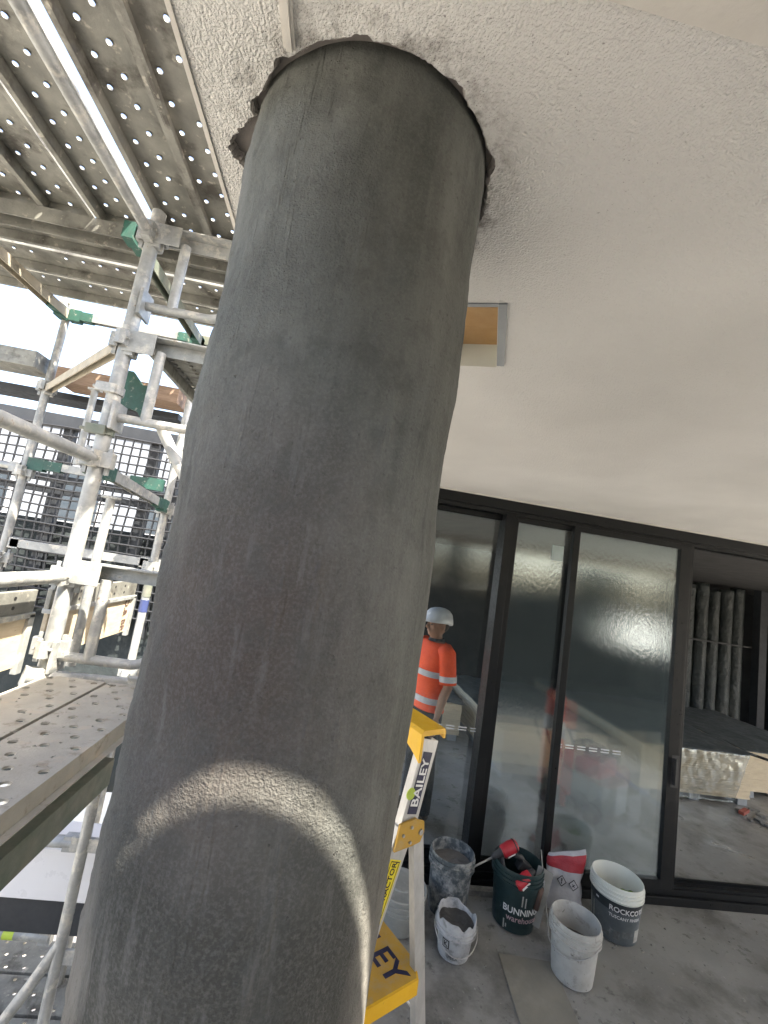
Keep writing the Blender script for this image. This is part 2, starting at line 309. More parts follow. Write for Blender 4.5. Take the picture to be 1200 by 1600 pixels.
def mat_column():
    m, t, P, out = newmat('cement_render'); N = t.nodes.new; L = t.links.new
    g = N('ShaderNodeNewGeometry'); V = g.outputs['Position']
    def mapd(sc):
        mp = N('ShaderNodeMapping'); mp.inputs['Scale'].default_value = sc; L(V, mp.inputs[0]); return mp.outputs[0]
    def nz(s, d=5, r=.6, v=None):
        n = N('ShaderNodeTexNoise'); n.inputs['Scale'].default_value = s; n.inputs['Detail'].default_value = d; n.inputs['Roughness'].default_value = r; L(v or V, n.inputs['Vector']); return n.outputs['Fac']
    def rmp(f, a, b, lo=0, hi=1):
        r = N('ShaderNodeMapRange'); r.inputs[1].default_value = a; r.inputs[2].default_value = b; r.inputs[3].default_value = lo; r.inputs[4].default_value = hi; L(f, r.inputs[0]); return r.outputs[0]
    def mth(op, a, b):
        q = N('ShaderNodeMath'); q.operation = op
        for i, x in enumerate((a, b)):
            if isinstance(x, (int, float)): q.inputs[i].default_value = x
            else: L(x, q.inputs[i])
        return q.outputs[0]
    def mx(f, a, b):
        x = N('ShaderNodeMix'); x.data_type = 'RGBA'; L(f, x.inputs[0])
        for i, q in ((6, a), (7, b)):
            if isinstance(q, tuple): x.inputs[i].default_value = (*q, 1)
            else: L(q, x.inputs[i])
        return x.outputs[2]
    sx = N('ShaderNodeSeparateXYZ'); L(V, sx.inputs[0])
    streak = mapd((1, 1, .16))
    c = mx(rmp(nz(5, 7, .68), .36, .64), (.066, .071, .064), (.112, .116, .105))
    c = mx(rmp(nz(16, 5, .6, streak), .42, .72), c, (.130, .133, .122))
    # reddish brown damp cloud left of centre at mid height
    dd = N('ShaderNodeVectorMath'); dd.operation = 'DISTANCE'; dd.inputs[1].default_value = (-.13, .52, -.12)
    mp = N('ShaderNodeMapping'); mp.inputs['Scale'].default_value = (1, 1, .6); L(V, mp.inputs[0])
    dd.inputs[1].default_value = (-.12, .50, -.075); L(mp.outputs[0], dd.inputs[0])
    cloud = mth('ADD', dd.outputs['Value'], mth('MULTIPLY', nz(6, 5, .6), .16))
    c = mx(rmp(cloud, .13, .31, .85, 0), c, (.066, .050, .042))
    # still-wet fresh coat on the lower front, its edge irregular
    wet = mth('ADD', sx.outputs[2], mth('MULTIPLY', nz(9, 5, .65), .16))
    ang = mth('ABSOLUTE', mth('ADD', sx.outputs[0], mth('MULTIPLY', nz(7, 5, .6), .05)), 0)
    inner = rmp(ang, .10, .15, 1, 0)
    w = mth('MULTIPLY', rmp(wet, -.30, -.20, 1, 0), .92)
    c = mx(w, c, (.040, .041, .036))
    # dry dusty older coat showing at the flanks low down
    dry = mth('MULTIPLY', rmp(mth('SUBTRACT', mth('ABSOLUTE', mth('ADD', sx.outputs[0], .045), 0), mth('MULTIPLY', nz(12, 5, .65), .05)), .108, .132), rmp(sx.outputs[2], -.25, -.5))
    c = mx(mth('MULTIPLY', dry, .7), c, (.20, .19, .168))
    c = mx(mth('MULTIPLY', rmp(nz(240, 3, .65), .44, .66), .30), c, (.165, .165, .15))
    c = mx(mth('MULTIPLY', rmp(nz(17, 6, .7), .50, .62), .40), c, (.058, .060, .054))
    c = mx(mth('MULTIPLY', rmp(nz(38, 5, .7, streak), .56, .70), .45), c, (.15, .15, .138))
    c = mx(mth('MULTIPLY', rmp(nz(150, 3, .6), .60, .72), .5), c, (.05, .047, .043))
    L(c, P.inputs['Base Color']); P.inputs['Roughness'].default_value = .82; P.inputs['Specular IOR Level'].default_value = .3
    diag = N('ShaderNodeMapping'); diag.inputs['Rotation'].default_value = (0, R(28), 0); diag.inputs['Scale'].default_value = (1, 1, .09); L(V, diag.inputs[0])
    rough = rmp(nz(6.5, 4, .6), .44, .60)
    h = mth('MULTIPLY', nz(330, 3, .6), mth('ADD', mth('MULTIPLY', rough, .75), .3))
    h = mth('ADD', h, mth('MULTIPLY', nz(42, 5, .65, streak), .6))
    h = mth('ADD', h, mth('MULTIPLY', rmp(nz(46, 3, .5, diag.outputs[0]), .60, .68), .35))
    h = mth('ADD', h, mth('MULTIPLY', nz(13, 6, .62), 1.9))
    h = mth('SUBTRACT', h, mth('MULTIPLY', rmp(nz(120, 2, .5), .72, .78), 1.2))
    b = N('ShaderNodeBump'); b.inputs['Strength'].default_value = .9; b.inputs['Distance'].default_value = .0040; L(h, b.inputs['Height']); L(b.outputs[0], P.inputs['Normal'])
    return m
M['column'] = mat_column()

def mat_glass(name, refl, rough, tint, haze, bump, blur=0.0):
    m = bpy.data.materials.new(name); m.use_nodes = True; t = m.node_tree; t.nodes.clear(); N = t.nodes.new; L = t.links.new
    out = N('ShaderNodeOutputMaterial'); tr = N('ShaderNodeBsdfTransparent'); tr.inputs[0].default_value = (*tint, 1)
    gl = N('ShaderNodeBsdfGlossy'); gl.inputs['Roughness'].default_value = rough; gl.inputs[0].default_value = (.86, .97, 1, 1)
    df = N('ShaderNodeBsdfDiffuse'); df.inputs[0].default_value = (.28, .30, .29, 1)
    lw = N('ShaderNodeLayerWeight'); pw = N('ShaderNodeMath'); pw.operation = 'POWER'; pw.inputs[1].default_value = 4; L(lw.outputs['Facing'], pw.inputs[0])
    ma = N('ShaderNodeMath'); ma.operation = 'MULTIPLY_ADD'; ma.inputs[1].default_value = .6; ma.inputs[2].default_value = refl; L(pw.outputs[0], ma.inputs[0])
    base = tr.outputs[0]
    if blur:
        rf = N('ShaderNodeBsdfRefraction'); rf.inputs['Roughness'].default_value = blur; rf.inputs['IOR'].default_value = 1.12; rf.inputs[0].default_value = (*tint, 1)
        mb = N('ShaderNodeMixShader'); mb.inputs[0].default_value = .6; L(tr.outputs[0], mb.inputs[1]); L(rf.outputs[0], mb.inputs[2]); base = mb.outputs[0]
    m1 = N('ShaderNodeMixShader'); m2 = N('ShaderNodeMixShader')
    tc = N('ShaderNodeTexCoord')
    n2 = N('ShaderNodeTexNoise'); n2.inputs['Scale'].default_value = 2.5; n2.inputs['Detail'].default_value = 7; L(tc.outputs['Object'], n2.inputs['Vector'])
    mr = N('ShaderNodeMapRange'); mr.inputs[1].default_value = .3; mr.inputs[2].default_value = .75; mr.inputs[3].default_value = haze*.5; mr.inputs[4].default_value = haze*1.7; L(n2.outputs['Fac'], mr.inputs[0])
    L(mr.outputs[0], m1.inputs[0]); L(base, m1.inputs[1]); L(df.outputs[0], m1.inputs[2])
    L(ma.outputs[0], m2.inputs[0]); L(m1.outputs[0], m2.inputs[1]); L(gl.outputs[0], m2.inputs[2]); L(m2.outputs[0], out.inputs[0])
    if bump:
        mp = N('ShaderNodeMapping'); mp.inputs['Scale'].default_value = (1, 1, .45); L(tc.outputs['Object'], mp.inputs[0])
        nz = N('ShaderNodeTexNoise'); nz.inputs['Scale'].default_value = 75; nz.inputs['Detail'].default_value = 5; L(mp.outputs[0], nz.inputs['Vector'])
        b = N('ShaderNodeBump'); b.inputs['Strength'].default_value = bump; b.inputs['Distance'].default_value = .001; L(nz.outputs['Fac'], b.inputs['Height']); L(b.outputs[0], gl.inputs['Normal'])
    return m
M['glass_film'] = mat_glass('glass_with_film', .17, .06, (.93, .96, .955), .005, .8, .22)
M['glass'] = mat_glass('door_glass', .06, .06, (.97, .985, .98), .006, .5, 0)
M['wrap'] = mat_glass('clear_wrap', .10, .22, (.95, .95, .94), .10, 0)

# ---------------------------------------------------------------- the structure: floor, soffit, column, room
FL, CE, DY = -2.0, .66, 3.1
struct('floor', MB().box(-.32, 4.5, -1.2, DY+.02, FL-.25, FL), M['floor'])
struct('room_floor', MB().box(-.32, 9, DY+.02, 8.2, FL-.25, FL), M['floor'])
struct('ground', MB().box(-350, 350, -350, 350, -8.4, -8), M['site'])
CX, CY, CR = -.048, .683, .195
# soffit: sprayed ceiling sheet with a broken round hole for the column and a square access hole
def fr(p, o=4):
    return sum(noise.noise(p*2.1**k+Vector((7*k, 3*k, k)))*.55**k for k in range(o))
def hole_r(th):
    c, q = math.cos(th), math.sin(th)
    r = .2030+.006*max(0, -math.sin(th))+.0028*fr(Vector((5*c, 5*q, 0)))+.0012*fr(Vector((22*c, 22*q, 5)))
    d = math.degrees(th) % 360
    for c0, w, a in ((181, 12, .040), (166, 8, .018), (194, 6, .010), (205, 5, .006), (2, 7, .006), (334, 6, .007), (300, 5, .005), (262, 4, .006), (228, 4, .006)):
        x = (d-c0+180) % 360-180
        if abs(x) < w: r += a*(1-(x/w)**2)*(1+.35*fr(Vector((17*c, 17*q, 2))))
    return r
HN = 540
hole = [(CX+hole_r(2*math.pi*k/HN)*math.cos(2*math.pi*k/HN), CY+hole_r(2*math.pi*k/HN)*math.sin(2*math.pi*k/HN)) for k in range(HN)]
ux, uy = Vector((-.945, .327, 0)), Vector((.35, .937, 0)); A0 = Vector((.282, .929, 0))
hatch = [A0, A0+ux*.28, A0+ux*.28+uy*.30, A0+uy*.30]
SY0 = .129
bm = bmesh.new()
def loop(pts, z):
    vs = [bm.verts.new((p[0], p[1], z)) for p in pts]; return [bm.edges.new((vs[i], vs[(i+1) % len(vs)])) for i in range(len(vs))]
es = loop([(-.32, SY0), (8.7, SY0), (8.7, DY+.06), (-.32, DY+.06)], CE)+loop(hole, CE)+loop([(v.x, v.y) for v in hatch], CE)
bmesh.ops.triangle_fill(bm, edges=es, use_beauty=True)
mb = MB().bm(bm)
n = 4
mb.add([(-.32, SY0, CE), (-.32, DY+.06, CE), (-.32, DY+.06, CE+.018), (-.32, SY0, CE+.018)], [(0, 1, 2, 3)])
mb.add([(-.32, SY0, CE), (8.7, SY0, CE), (8.7, SY0, CE+.018), (-.32, SY0, CE+.018)], [(0, 1, 2, 3)])
struct('soffit', mb, M['soffit'])
mb = MB()      # broken edge of the render round the column
vs = []
for k, (x, y) in enumerate(hole):
    th = 2*math.pi*k/HN; j = .003*fr(Vector((x*60, y*60, 1)), 3)
    vs += [Vector((x, y, CE)), Vector((x, y, CE))+Vector((-math.cos(th), -math.sin(th), 0))*(.004+j)+Vector((0, 0, .006)), Vector((x-math.cos(th)*.007, y-math.sin(th)*.007, CE+.0175))]
fs = [(3*k+i, 3*((k+1) % HN)+i, 3*((k+1) % HN)+i+1, 3*k+i+1) for k in range(HN) for i in (0, 1)]
struct('soffit_broken_edge', mb.add(vs, fs), M['broken'])
# slab above, with a pocket over the access hole
mb = MB()
xs0, xs1, ys0, ys1 = -.05, .40, .92, 1.32
for (x0, x1, y0, y1) in ((-.32, xs0, SY0, 8.3), (xs1, 8.7, SY0, DY+.1), (xs1, 9, DY+.1, 8.3), (xs0, xs1, SY0, ys0), (xs0, xs1, ys1, 8.3)): mb.box(x0, x1, y0, y1, CE+.019, CE+.25)
mb.box(xs0, xs1, ys0, ys1, CE+.245, CE+.26)
struct('slab', mb, M['slab'])
struct('soffit_edge_band', MB().box(-.3185, 8.69, .335, .374, CE-.010, CE-.0005).box(-.3185, 8.69, .131, .305, CE-.006, CE-.0005), M['soffit_smooth'])
struct('soffit_corner_bead', MB().prism([(-.182, .132), (-.166, .132), (-.164, .506), (-.180, .506)], CE-.005, CE-.001).prism([(-.178, .132), (-.170, .132), (-.168, .506), (-.176, .506)], CE-.009, CE-.0052), M['soffit_smooth'])
struct('soffit_side_bead', MB().box(-.328, -.3205, SY0, DY, CE-.003, CE+.25), M['soffit_smooth'])

# column
n, m_ = 260, 520; vs = []
for j in range(m_+1):
    z = FL+(CE+.0188-FL)*j/m_
    for k in range(n):
        th = 2*math.pi*k/n; p = Vector((math.cos(th)*.195, math.sin(th)*.195, z))
        d = .0070*noise.noise(p*4.2)+.0030*noise.noise(p*9+Vector((3, 1, 2)))+.0022*noise.noise(Vector((p.x*14, p.y*14, p.z*9)))+.0014*max(0, fr(Vector((p.x*34, p.y*34, p.z*22)), 3))
        # patted-on lumps and trowel ridges down the left face
        lf = math.exp(-((th-R(205))/.5)**2)
        d += .0045*lf*fr(Vector((p.x*16, p.y*16, p.z*11)), 4)
        d -= .0022*max(0, noise.noise(Vector((p.x*9, p.y*9, p.z*7+4)))-.28)/.3
        r = CR+d
        vs.append((CX+r*math.cos(th), CY+r*math.sin(th), z))
fs = [(j*n+k, j*n+(k+1) % n, (j+1)*n+(k+1) % n, (j+1)*n+k) for j in range(m_) for k in range(n)]
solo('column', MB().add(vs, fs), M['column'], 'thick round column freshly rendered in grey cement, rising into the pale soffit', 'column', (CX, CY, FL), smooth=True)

# access hatch
t = thing('access_hatch', 'square access hole in the pale soffit with bare timber showing inside', 'hatch', (A0.x, A0.y, CE))
F = Matrix.Translation(A0) @ Matrix(((ux.x, uy.x, 0, 0), (ux.y, uy.y, 0, 0), (0, 0, 1, 0), (0, 0, 0, 1)))
part(t, 'frame', MB().box(-.022, -.001, -.012, .285, CE-.004, CE+.02, F).box(0, .28, -.012, .0, CE-.003, CE+.02, F), M['board_grey'])
part(t, 'timber_block', MB().bbox(-.02, .17, .05, .14, CE+.03, CE+.18, .004, F), M['pine'])
part(t, 'timber_block', MB().box(-.015, .30, .002, .045, CE+.075, CE+.24, F).box(-.015, .30, .145, .31, CE+.075, CE+.15, F), M['pine'])
part(t, 'timber_block', MB().prism([(.17, .30), (.28, .298), (.28, .14), (.235, .17)], CE+.003, CE+.04, F), M['browntimber'], label='dark brown timber wedge at the far corner of the hole')
part(t, 'lining', MB().box(-.016, -.004, .0, .30, CE+.021, CE+.24, F).box(-.016, .29, .302, .31, CE+.001, CE+.24, F), M['bucket_clean'])

# room behind the door
struct('room_wall', MB().box(.2, 9, 8, 8.2, FL, CE).box(8.8, 9, 5.4, 8, FL, CE).box(8.8, 9, DY+.2, 5.4, FL, FL+.3).box(8.8, 9, DY+.2, 5.4, CE-.25, CE).box(.0, .2, DY+.15, 3.5, FL, CE).box(.0, .2, 7.5, 8.0, FL, CE).box(.0, .2, 3.5, 7.5, FL, FL+.1).box(.0, .2, 3.5, 7.5, CE-.15, CE), M['roomwall'])  # unseen side wall openings added to let daylight onto the worker and boards
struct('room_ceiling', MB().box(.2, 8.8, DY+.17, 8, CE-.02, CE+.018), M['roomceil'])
struct('wall', MB().box(-.30, .50, DY-.02, DY+.14, FL, CE-.002), M['soffit_smooth'])

# ---------------------------------------------------------------- sliding glass door
t = thing('sliding_door', 'wide black framed sliding glass door under the pale soffit', 'door', (.5, DY, FL))
fr = M['black_frame']; ZH0, ZH1, ZS = .545, .657, -1.89
part(t, 'head_track', MB().bbox(.5, 8.6, DY-.04, DY+.12, ZH0+.03, ZH1, .003).box(.5, 8.6, DY-.025, DY+.02, ZH0, ZH0+.035).box(.5, 8.6, DY+.05, DY+.10, ZH0+.004, ZH0+.035), fr)
part(t, 'sill_track', MB().bbox(.5, 8.6, DY-.05, DY+.13, FL, FL+.055, .004).bbox(.5, 8.6, DY-.03, DY+.11, FL+.056, FL+.095, .003).box(.5, 8.6, DY-.012, DY+.012, FL+.095, FL+.112).box(.5, 8.6, DY+.06, DY+.075, FL+.095, FL+.112), fr)
def panel(x0, x1, y, sl, sr, gm, dashes, extra=()):
    p = MB(); d = .022
    p.bbox(x0, x0+sl, y-d, y+d, ZS, ZH0, .002); p.bbox(x1-sr, x1, y-d, y+d, ZS, ZH0, .002)
    p.bbox(x0+sl, x1-sr, y-d, y+d, ZS, ZS+.055, .002); p.bbox(x0+sl, x1-sr, y-d, y+d, ZH0-.04, ZH0, .002)
    for q in extra: p.box(*q)
    o = part(t, 'door_panel', p, fr)
    part(o, 'glass_pane', MB().box(x0+sl-.004, x1-sr+.004, y-.004, y+.004, ZS+.05, ZH0-.036), gm)
    if dashes:
        dm = MB(); x = dashes[0]
        while x < dashes[1]:
            for dz in (0, .018): dm.box(x, x+.062, y-.0055, y-.0045, -1.048+dz, -1.041+dz)
            x += .09
        part(o, 'safety_dashes', dm, M['white_print'])
    return o
pA = panel(.5, 1.262, DY+.07, .05, .06, M['glass'], (.80, 1.19))
part(t, 'jamb', MB().bbox(1.200, 1.262, DY-.045, DY+.045, ZS, ZH0, .002).box(1.262, 1.272, DY-.03, DY+.04, ZS, ZH0), fr)
pB = panel(1.272, 1.79, DY+.012, .042, .028, M['glass_film'], None)
pC = panel(1.735, 2.70, DY-.034, .05, .09, M['glass_film'], (1.69+.05, 2.22))
part(pB, 'sticker', MB().box(1.606, 1.697, DY+.012-.0065, DY+.012-.0045, .266, .379), M['paper'])
part(t, 'jamb', MB().bbox(2.702, 2.722, DY-.05, DY+.10, ZS, ZH0, .002), fr)
part(pC, 'handle', MB().bbox(2.652, 2.668, DY-.082, DY-.056, -1.20, -1.02, .004).bbox(2.64, 2.70, DY-.0575, DY-.055, -1.22, -1.0, .001), M['tool_black'])
part(t, 'jamb', MB().bbox(8.4, 8.6, DY-.04, DY+.12, ZS, ZH0, .002), fr)
M['soffit'].use_fake_user = False
struct('door_head_bead', MB().box(.5, 8.6, DY-.058, DY-.042, CE-.010, CE-.0005), M['soffit_smooth'])
struct('door_wall', MB().box(8.62, 9, DY, DY+.15, FL, CE-.002), M['soffit_smooth'])

# ---------------------------------------------------------------- scaffold
def plank_mesh(length, cols, cell, pattern, key, hr=.0098, hem=.052):
    mb = MB(); nj = int(round(length/cell)); W2 = .108
    for j in range(nj):
        y0, y1 = -length/2+j*cell, -length/2+(j+1)*cell; yc = (y0+y1)/2
        for i in range(len(cols)-1):
            x0, x1 = cols[i], cols[i+1]; xc = pattern(i, j)
            if xc is not None and (i*37+j*101) % 13 == 5: xc = None      # hole clogged with mortar
            if xc is None:
                mb.add([(x0, y0, 0), (x1, y0, 0), (x1, y1, 0), (x0, y1, 0)], [(0, 1, 2, 3)])
            else:
                q = [(x0, y0, 0), (x1, y0, 0), (x1, y1, 0), (x0, y1, 0)]
                h = [(xc+hr*math.cos(a), yc+hr*math.sin(a), 0) for a in [R(225+22.5*k) for k in range(16)]]
                h2 = [(x, y, -.006) for x, y, _ in h]
                f = []
                for s_ in range(4):
                    f += [(s_, (s_+1) % 4, 4+((s_+1)*4) % 16)]+[(s_, 4+(s_*4+k+1) % 16, 4+s_*4+k) for k in range(4)]
                f += [(4+k, 4+(k+1) % 16, 20+(k+1) % 16, 20+k) for k in range(16)]
                mb.add(q+h+h2, f)
    L = length/2
    for sy in (-1, 1): mb.box(-W2, W2, sy*L-(.003 if sy > 0 else 0), sy*L+(.003 if sy < 0 else 0), -hem, -.0005)
    for s in (-1, 1):
        mb.extr([(0, 0), (.003, -.003), (.003, -hem), (-.018, -hem), (-.018, -hem+.003), (0, -hem+.003)] if s < 0 else [(0, 0), (0, -hem+.003), (.018, -hem+.003), (.018, -hem), (-.003, -hem), (-.003, -.003)], (s*W2, -L, 0), (s*W2, L, 0))
    return mb
UPC = [-.108, -.105, -.035, .035, .108]
up_pat = lambda i, j: (-.07 if i == 1 and j % 2 == 0 else 0 if i == 2 and j % 2 else None)
LC = [-.108, -.10, -.06, -.02, .02, .06, .10, .108]
lo_pat = lambda i, j: ((LC[i]+LC[i+1])/2 if 1 <= i <= 5 and (i+j) % 2 == 0 else None)
me_up = plank_mesh(2.352, UPC, .049, up_pat, 'up').data('plank')
me_mid = plank_mesh(2.34, LC, .052, lambda i, j: ((LC[i]+LC[i+1])/2 if i in (1, 3, 5) and (i//2+j) % 2 == 0 else None), 'mid').data('plank')
me_lo = plank_mesh(2.34, LC, .065, lo_pat, 'lo', .0125).data('plank')
for me in (me_up, me_mid): me.materials.append(M['galv_plank'])
me_lo.materials.append(M['dusty_plank'])
def plank(me, x, y, z, rz, label, group):
    o = bpy.data.objects.new('scaffold_plank', me); COL.objects.link(o); o.location = (x, y, z); o.rotation_euler = (0, 0, rz)
    return tag(o, label, 'scaffold plank', group)
g1 = 'perforated planks of the overhead scaffold deck'
yd = 2.075-1.176
plank(me_up, -0.972, yd, 1.5, 0, 'perforated steel plank overhead just right of the bright open gap', g1)
plank(me_mid, -.755, yd, 1.5, 0, 'perforated steel plank overhead half hidden behind the soffit edge', g1)
plank(me_mid, -.515, yd, 1.5, 0, 'perforated steel plank overhead hidden above the soffit edge', g1)
plank(me_up, -1.282, yd, 1.5, 0, 'green stained perforated steel plank overhead left of the round tube', g1)
plank(me_up, -1.543, yd, 1.5, 0, 'perforated steel plank overhead, second left of the round tube', g1)
plank(me_up, -1.78, yd, 1.5, 0, 'perforated steel plank overhead at the upper left border, third left of the tube', g1)
plank(me_up, -2.01, yd, 1.5, 0, 'perforated steel plank overhead, leftmost and outermost of its deck', g1)
g2 = 'perforated planks running across the far end of the overhead deck'
for k, (y, lab) in enumerate(((2.30, 'perforated steel plank across the far deck, nearest to the transom beam'), (2.575, 'perforated steel plank across the far deck, middle of three'), (2.835, 'perforated steel plank across the far deck, beside the bright sky'))):
    plank(me_up, -2.05+.6-.55, y, 1.53, R(90), lab, g2)
g3 = 'dusty planks of the walking level beside the column'
plank(me_lo, -.68, 1.86-1.17, -.6, 0, 'dusty perforated walking plank at lower left, nearest the column', g3)
plank(me_lo, -.909, 1.86-1.17, -.6, 0, 'dusty perforated walking plank at lower left, outer one along the sunlit edge', g3)
g4 = 'planks of the lowest scaffold level'
for k, lab in enumerate(('perforated plank far below at bottom left, farthest beneath the dark band', 'perforated plank far below at bottom left, second row down', 'perforated plank far below at bottom left, nearest the bottom border')):
    plank(me_mid, -1.75, 3.21-.235*k, -2.7, R(90), lab, g4)
for k in range(3, 12): plank(me_mid, -1.6, 3.21-.235*k, -2.7, R(90), 'perforated lowest level plank under the walking planks, %s row from the far end' % ('fourth', 'fifth', 'sixth', 'seventh', 'eighth', 'ninth', 'tenth', 'eleventh', 'twelfth')[k-3], 'lowest planks under the walking level')
plank(me_mid, -.93, 2.0+1.17, .84, 0, 'short perforated plank seen from below on the second hop up bracket', 'hop up planks').scale = (1, .42, 1)
bpy.context.view_layer.objects.active = None
o_ = COL.objects[-1]; o_.location = (-.86, 1.92+.49, .84)
# boards over the photographer, level with the soffit edge
g5 = 'boards of the hop up deck at the soffit edge behind the camera'
for k in range(3):
    y1 = .1152-.245*k
    solo('scaffold_board', MB().bbox(-.38, 8.7, y1-.235, y1, CE-.045, CE, .002), M['board_lvl'], ('timber scaffold board lying along the soffit edge above the camera', 'timber scaffold board behind the one along the soffit edge', 'timber scaffold board farthest behind the soffit edge')[k], 'scaffold board', (0, y1, CE), g5)

for k in range(2):  # unseen sheets added overhead to keep sun off the floor behind the camera
    solo('sun_block_sheet', MB().bbox(-.38, 8.7, -1.88-1.26*k, -.63-1.26*k, CE+1.0, CE+1.02, .002), M['ply'], ('added plywood sheet blocking the sun over the photographer', 'added plywood sheet blocking the sun farthest behind the photographer')[k], 'plywood sheet', (1.6, -1.2-1.26*k, CE+1), 'added sun blocking sheets behind the camera')
TR = .0245
def collar(z, x, y, r=TR):
    mb = MB()
    for k in range(4):
        a = R(90*k); M_ = Matrix.Translation((x, y, z)) @ Matrix.Rotation(a, 4, 'Z')
        mb.prism([(r-.004, -.026), (r+.034, -.020), (r+.040, 0), (r+.034, .020), (r-.004, .026), (r-.004, .019), (r+.028, .013), (r+.028, -.013), (r-.004, -.019)], -.032, .032, M_)
        if k % 2 == 0: mb.bbox(r+.006, r+.024, -.006, .006, -.062, .052, .002, M_)
        else: mb.tube([M_ @ Vector((r+.02, -.034, 0)), M_ @ Vector((r+.02, .034, 0))], .007, 8)
    return mb
def standard(x, y, z0, z1, zs, label, r=TR, m='galv'):
    t = thing('scaffold_standard', label, 'scaffold standard', (x, y, z0), 'upright scaffold standards')
    part(t, 'tube', MB().tube([(x, y, z0), (x, y, z1)], r, 18), M[m], 'auto')
    for z in zs: part(t, 'collar', collar(z, x, y, r), M['galv'])
    return t
st1 = standard(-1.04, 1.877, -8, 1.42, (1.30, .79, .265, -.22, -.50, -1.2), 'sunlit scaffold standard nearest the column, carrying the hop up brackets', .029)
part(st1, 'clamp', MB().tube([(-1.04, 1.877, .55), (-1.04, 1.877, .585)], .036, 18).bbox(-1.10, -1.02, 1.835, 1.85, .548, .588, .003).tube([(-1.12, 1.86, .57), (-1.05, 1.86, .57)], .007, 8), M['galv'])
part(st1, 'clamp', MB().tube([(-1.04, 1.877, .37), (-1.04, 1.877, .40)], .036, 18).bbox(-1.10, -1.02, 1.835, 1.85, .365, .405, .003).tube([(-1.13, 1.86, .385), (-1.05, 1.86, .385)], .007, 8), M['oldgreen'])
part(st1, 'sleeve', MB().tube([(-1.04, 1.877, .86), (-1.04, 1.877, 1.10)], .030, 18), M['galv'])
part(st1, 'blue_band', MB().tube([(-1.04, 1.877, -.46), (-1.04, 1.877, -.38)], .0275, 18), M['blue'])
standard(-2.12, 3.05, -8, 1.50, (1.46, .86, .27, -.30, -.9, -1.5), 'outer scaffold standard at the left, in front of the mesh fence')
st3 = standard(-1.19, 3.05, -8, 1.42, (1.30, .55, .17, -.22, -.9), 'far scaffold standard half hidden by the left side of the column')
part(st3, 'blue_band', MB().tube([(-1.19, 3.05, -.52), (-1.19, 3.05, -.44)], .0262, 18), M['blue'])
part(st3, 'green_sleeve', MB().tube([(-1.19, 3.05, -.42), (-1.19, 3.05, -.24)], .0275, 18), M['oldgreen'])
part(st3, 'green_head', MB().bbox(-1.24, -1.14, 3.01, 3.09, 1.36, 1.43, .004), M['oldgreen'])

def ledger(p0, p1, label, r=.0215, ends='galv', shape='tube', green_len=.14, m='galv', group='horizontal ledgers and transoms of the scaffold', h=.05, w=.04):
    p0, p1 = Vector(p0), Vector(p1); d = (p1-p0).normalized()
    t = thing('scaffold_ledger', label, 'scaffold ledger', p0, group)
    if shape == 'tube': part(t, 'tube', MB().tube([p0, p1], r, 16), M[m], 'auto')
    else:
        part(t, 'bar', MB().extr([(-w/2, h/2), (-w/2, -h/2), (-w/2+.005, -h/2), (-w/2+.005, h/2-.005), (w/2-.005, h/2-.005), (w/2-.005, -h/2), (w/2, -h/2), (w/2, h/2)], p0+d*green_len*.0, p1), M[m])
    for q, s in ((p0, 1), (p1, -1)):
        a = d.cross(Vector((0, 0, 1))).normalized()
        mb = MB()
        e0, e1 = q+d*s*-.012, q+d*s*green_len
        if ends == 'green':
            mb.extr([(-.025, .036), (-.025, -.045), (.025, -.045), (.025, .036)], e0, q+d*s*green_len*.45)
            mb.extr([(-.024, .030), (-.024, -.032), (.024, -.032), (.024, .030)], q+d*s*green_len*.45, e1)
            part(t, 'end_fitting', mb, M['green'])
        else:
            mb.extr([(-.020, .032), (-.020, -.034), (.020, -.034), (.020, .032)], e0, q+d*s*.05); part(t, 'end_fitting', mb, M['galv'])
    return t
ledger((-1.04, -1.2, 1.285), (-1.04, 1.85, 1.285), 'thick round tube under the overhead deck beside the bright gap')
ledger((-1.04, -1.2, .262), (-1.04, 1.85, .262), 'round guard rail tube slanting in from the left border at mid height', .025)
ledger((-1.04, -1.2, -.222), (-1.04, 1.85, -.222), 'sun bleached lower guard rail tube meeting the sunlit standard', .025)
ledger((-2.12, 2.1, 1.39), (-2.12, 3.02, 1.39), 'transom with worn green end running to the outer standard under the deck', shape='u', ends='green', h=.06, w=.055, m='beige')
ledger((-1.19, 1.95, 1.36), (-1.19, 3.02, 1.36), 'pale transom with worn green ends behind the first hop up bracket', shape='u', ends='green', h=.06, w=.05, m='oldgreen')
ledger((-2.08, 3.05, 1.40), (-1.22, 3.05, 1.40), 'green ended ledger across the outer bay below the far deck planks', shape='u', ends='green', h=.055)
ledger((-2.09, 3.05, .33), (-1.25, 3.05, .33), 'green ended ledger crossing in front of the mesh fence', shape='u', ends='green', green_len=.2, h=.05)
ledger((-2.08, 3.05, -.20), (-1.22, 3.05, -.20), 'dark ledger with light spots across the netting', shape='u', h=.05)
ledger((-2.09, 3.02, .84), (-1.07, 1.90, .78), 'diagonal beige splashed transom between the outer and the sunlit standard', shape='u', h=.05, m='beige')
ledger((-2.1, 2.088, 1.41), (-.34, 2.088, 1.41), 'flat steel transom carrying the ends of the overhead planks', shape='u', h=.075, w=.09, m='galv_plank')
ledger((-1.07, 1.90, .245), (-1.19, 3.02, .19), 'green ended ledger running back beside the column', shape='u', ends='green', green_len=.2, h=.05)
ledger((-3.2, 3.05, .31), (-2.16, 3.05, .29), 'short grey ledger entering from the left border over the mesh')
ledger((-1.45, 2.35, -1.50), (-.98, 2.35, -1.49), 'grey ledger below the walking planks at lower left', .026)
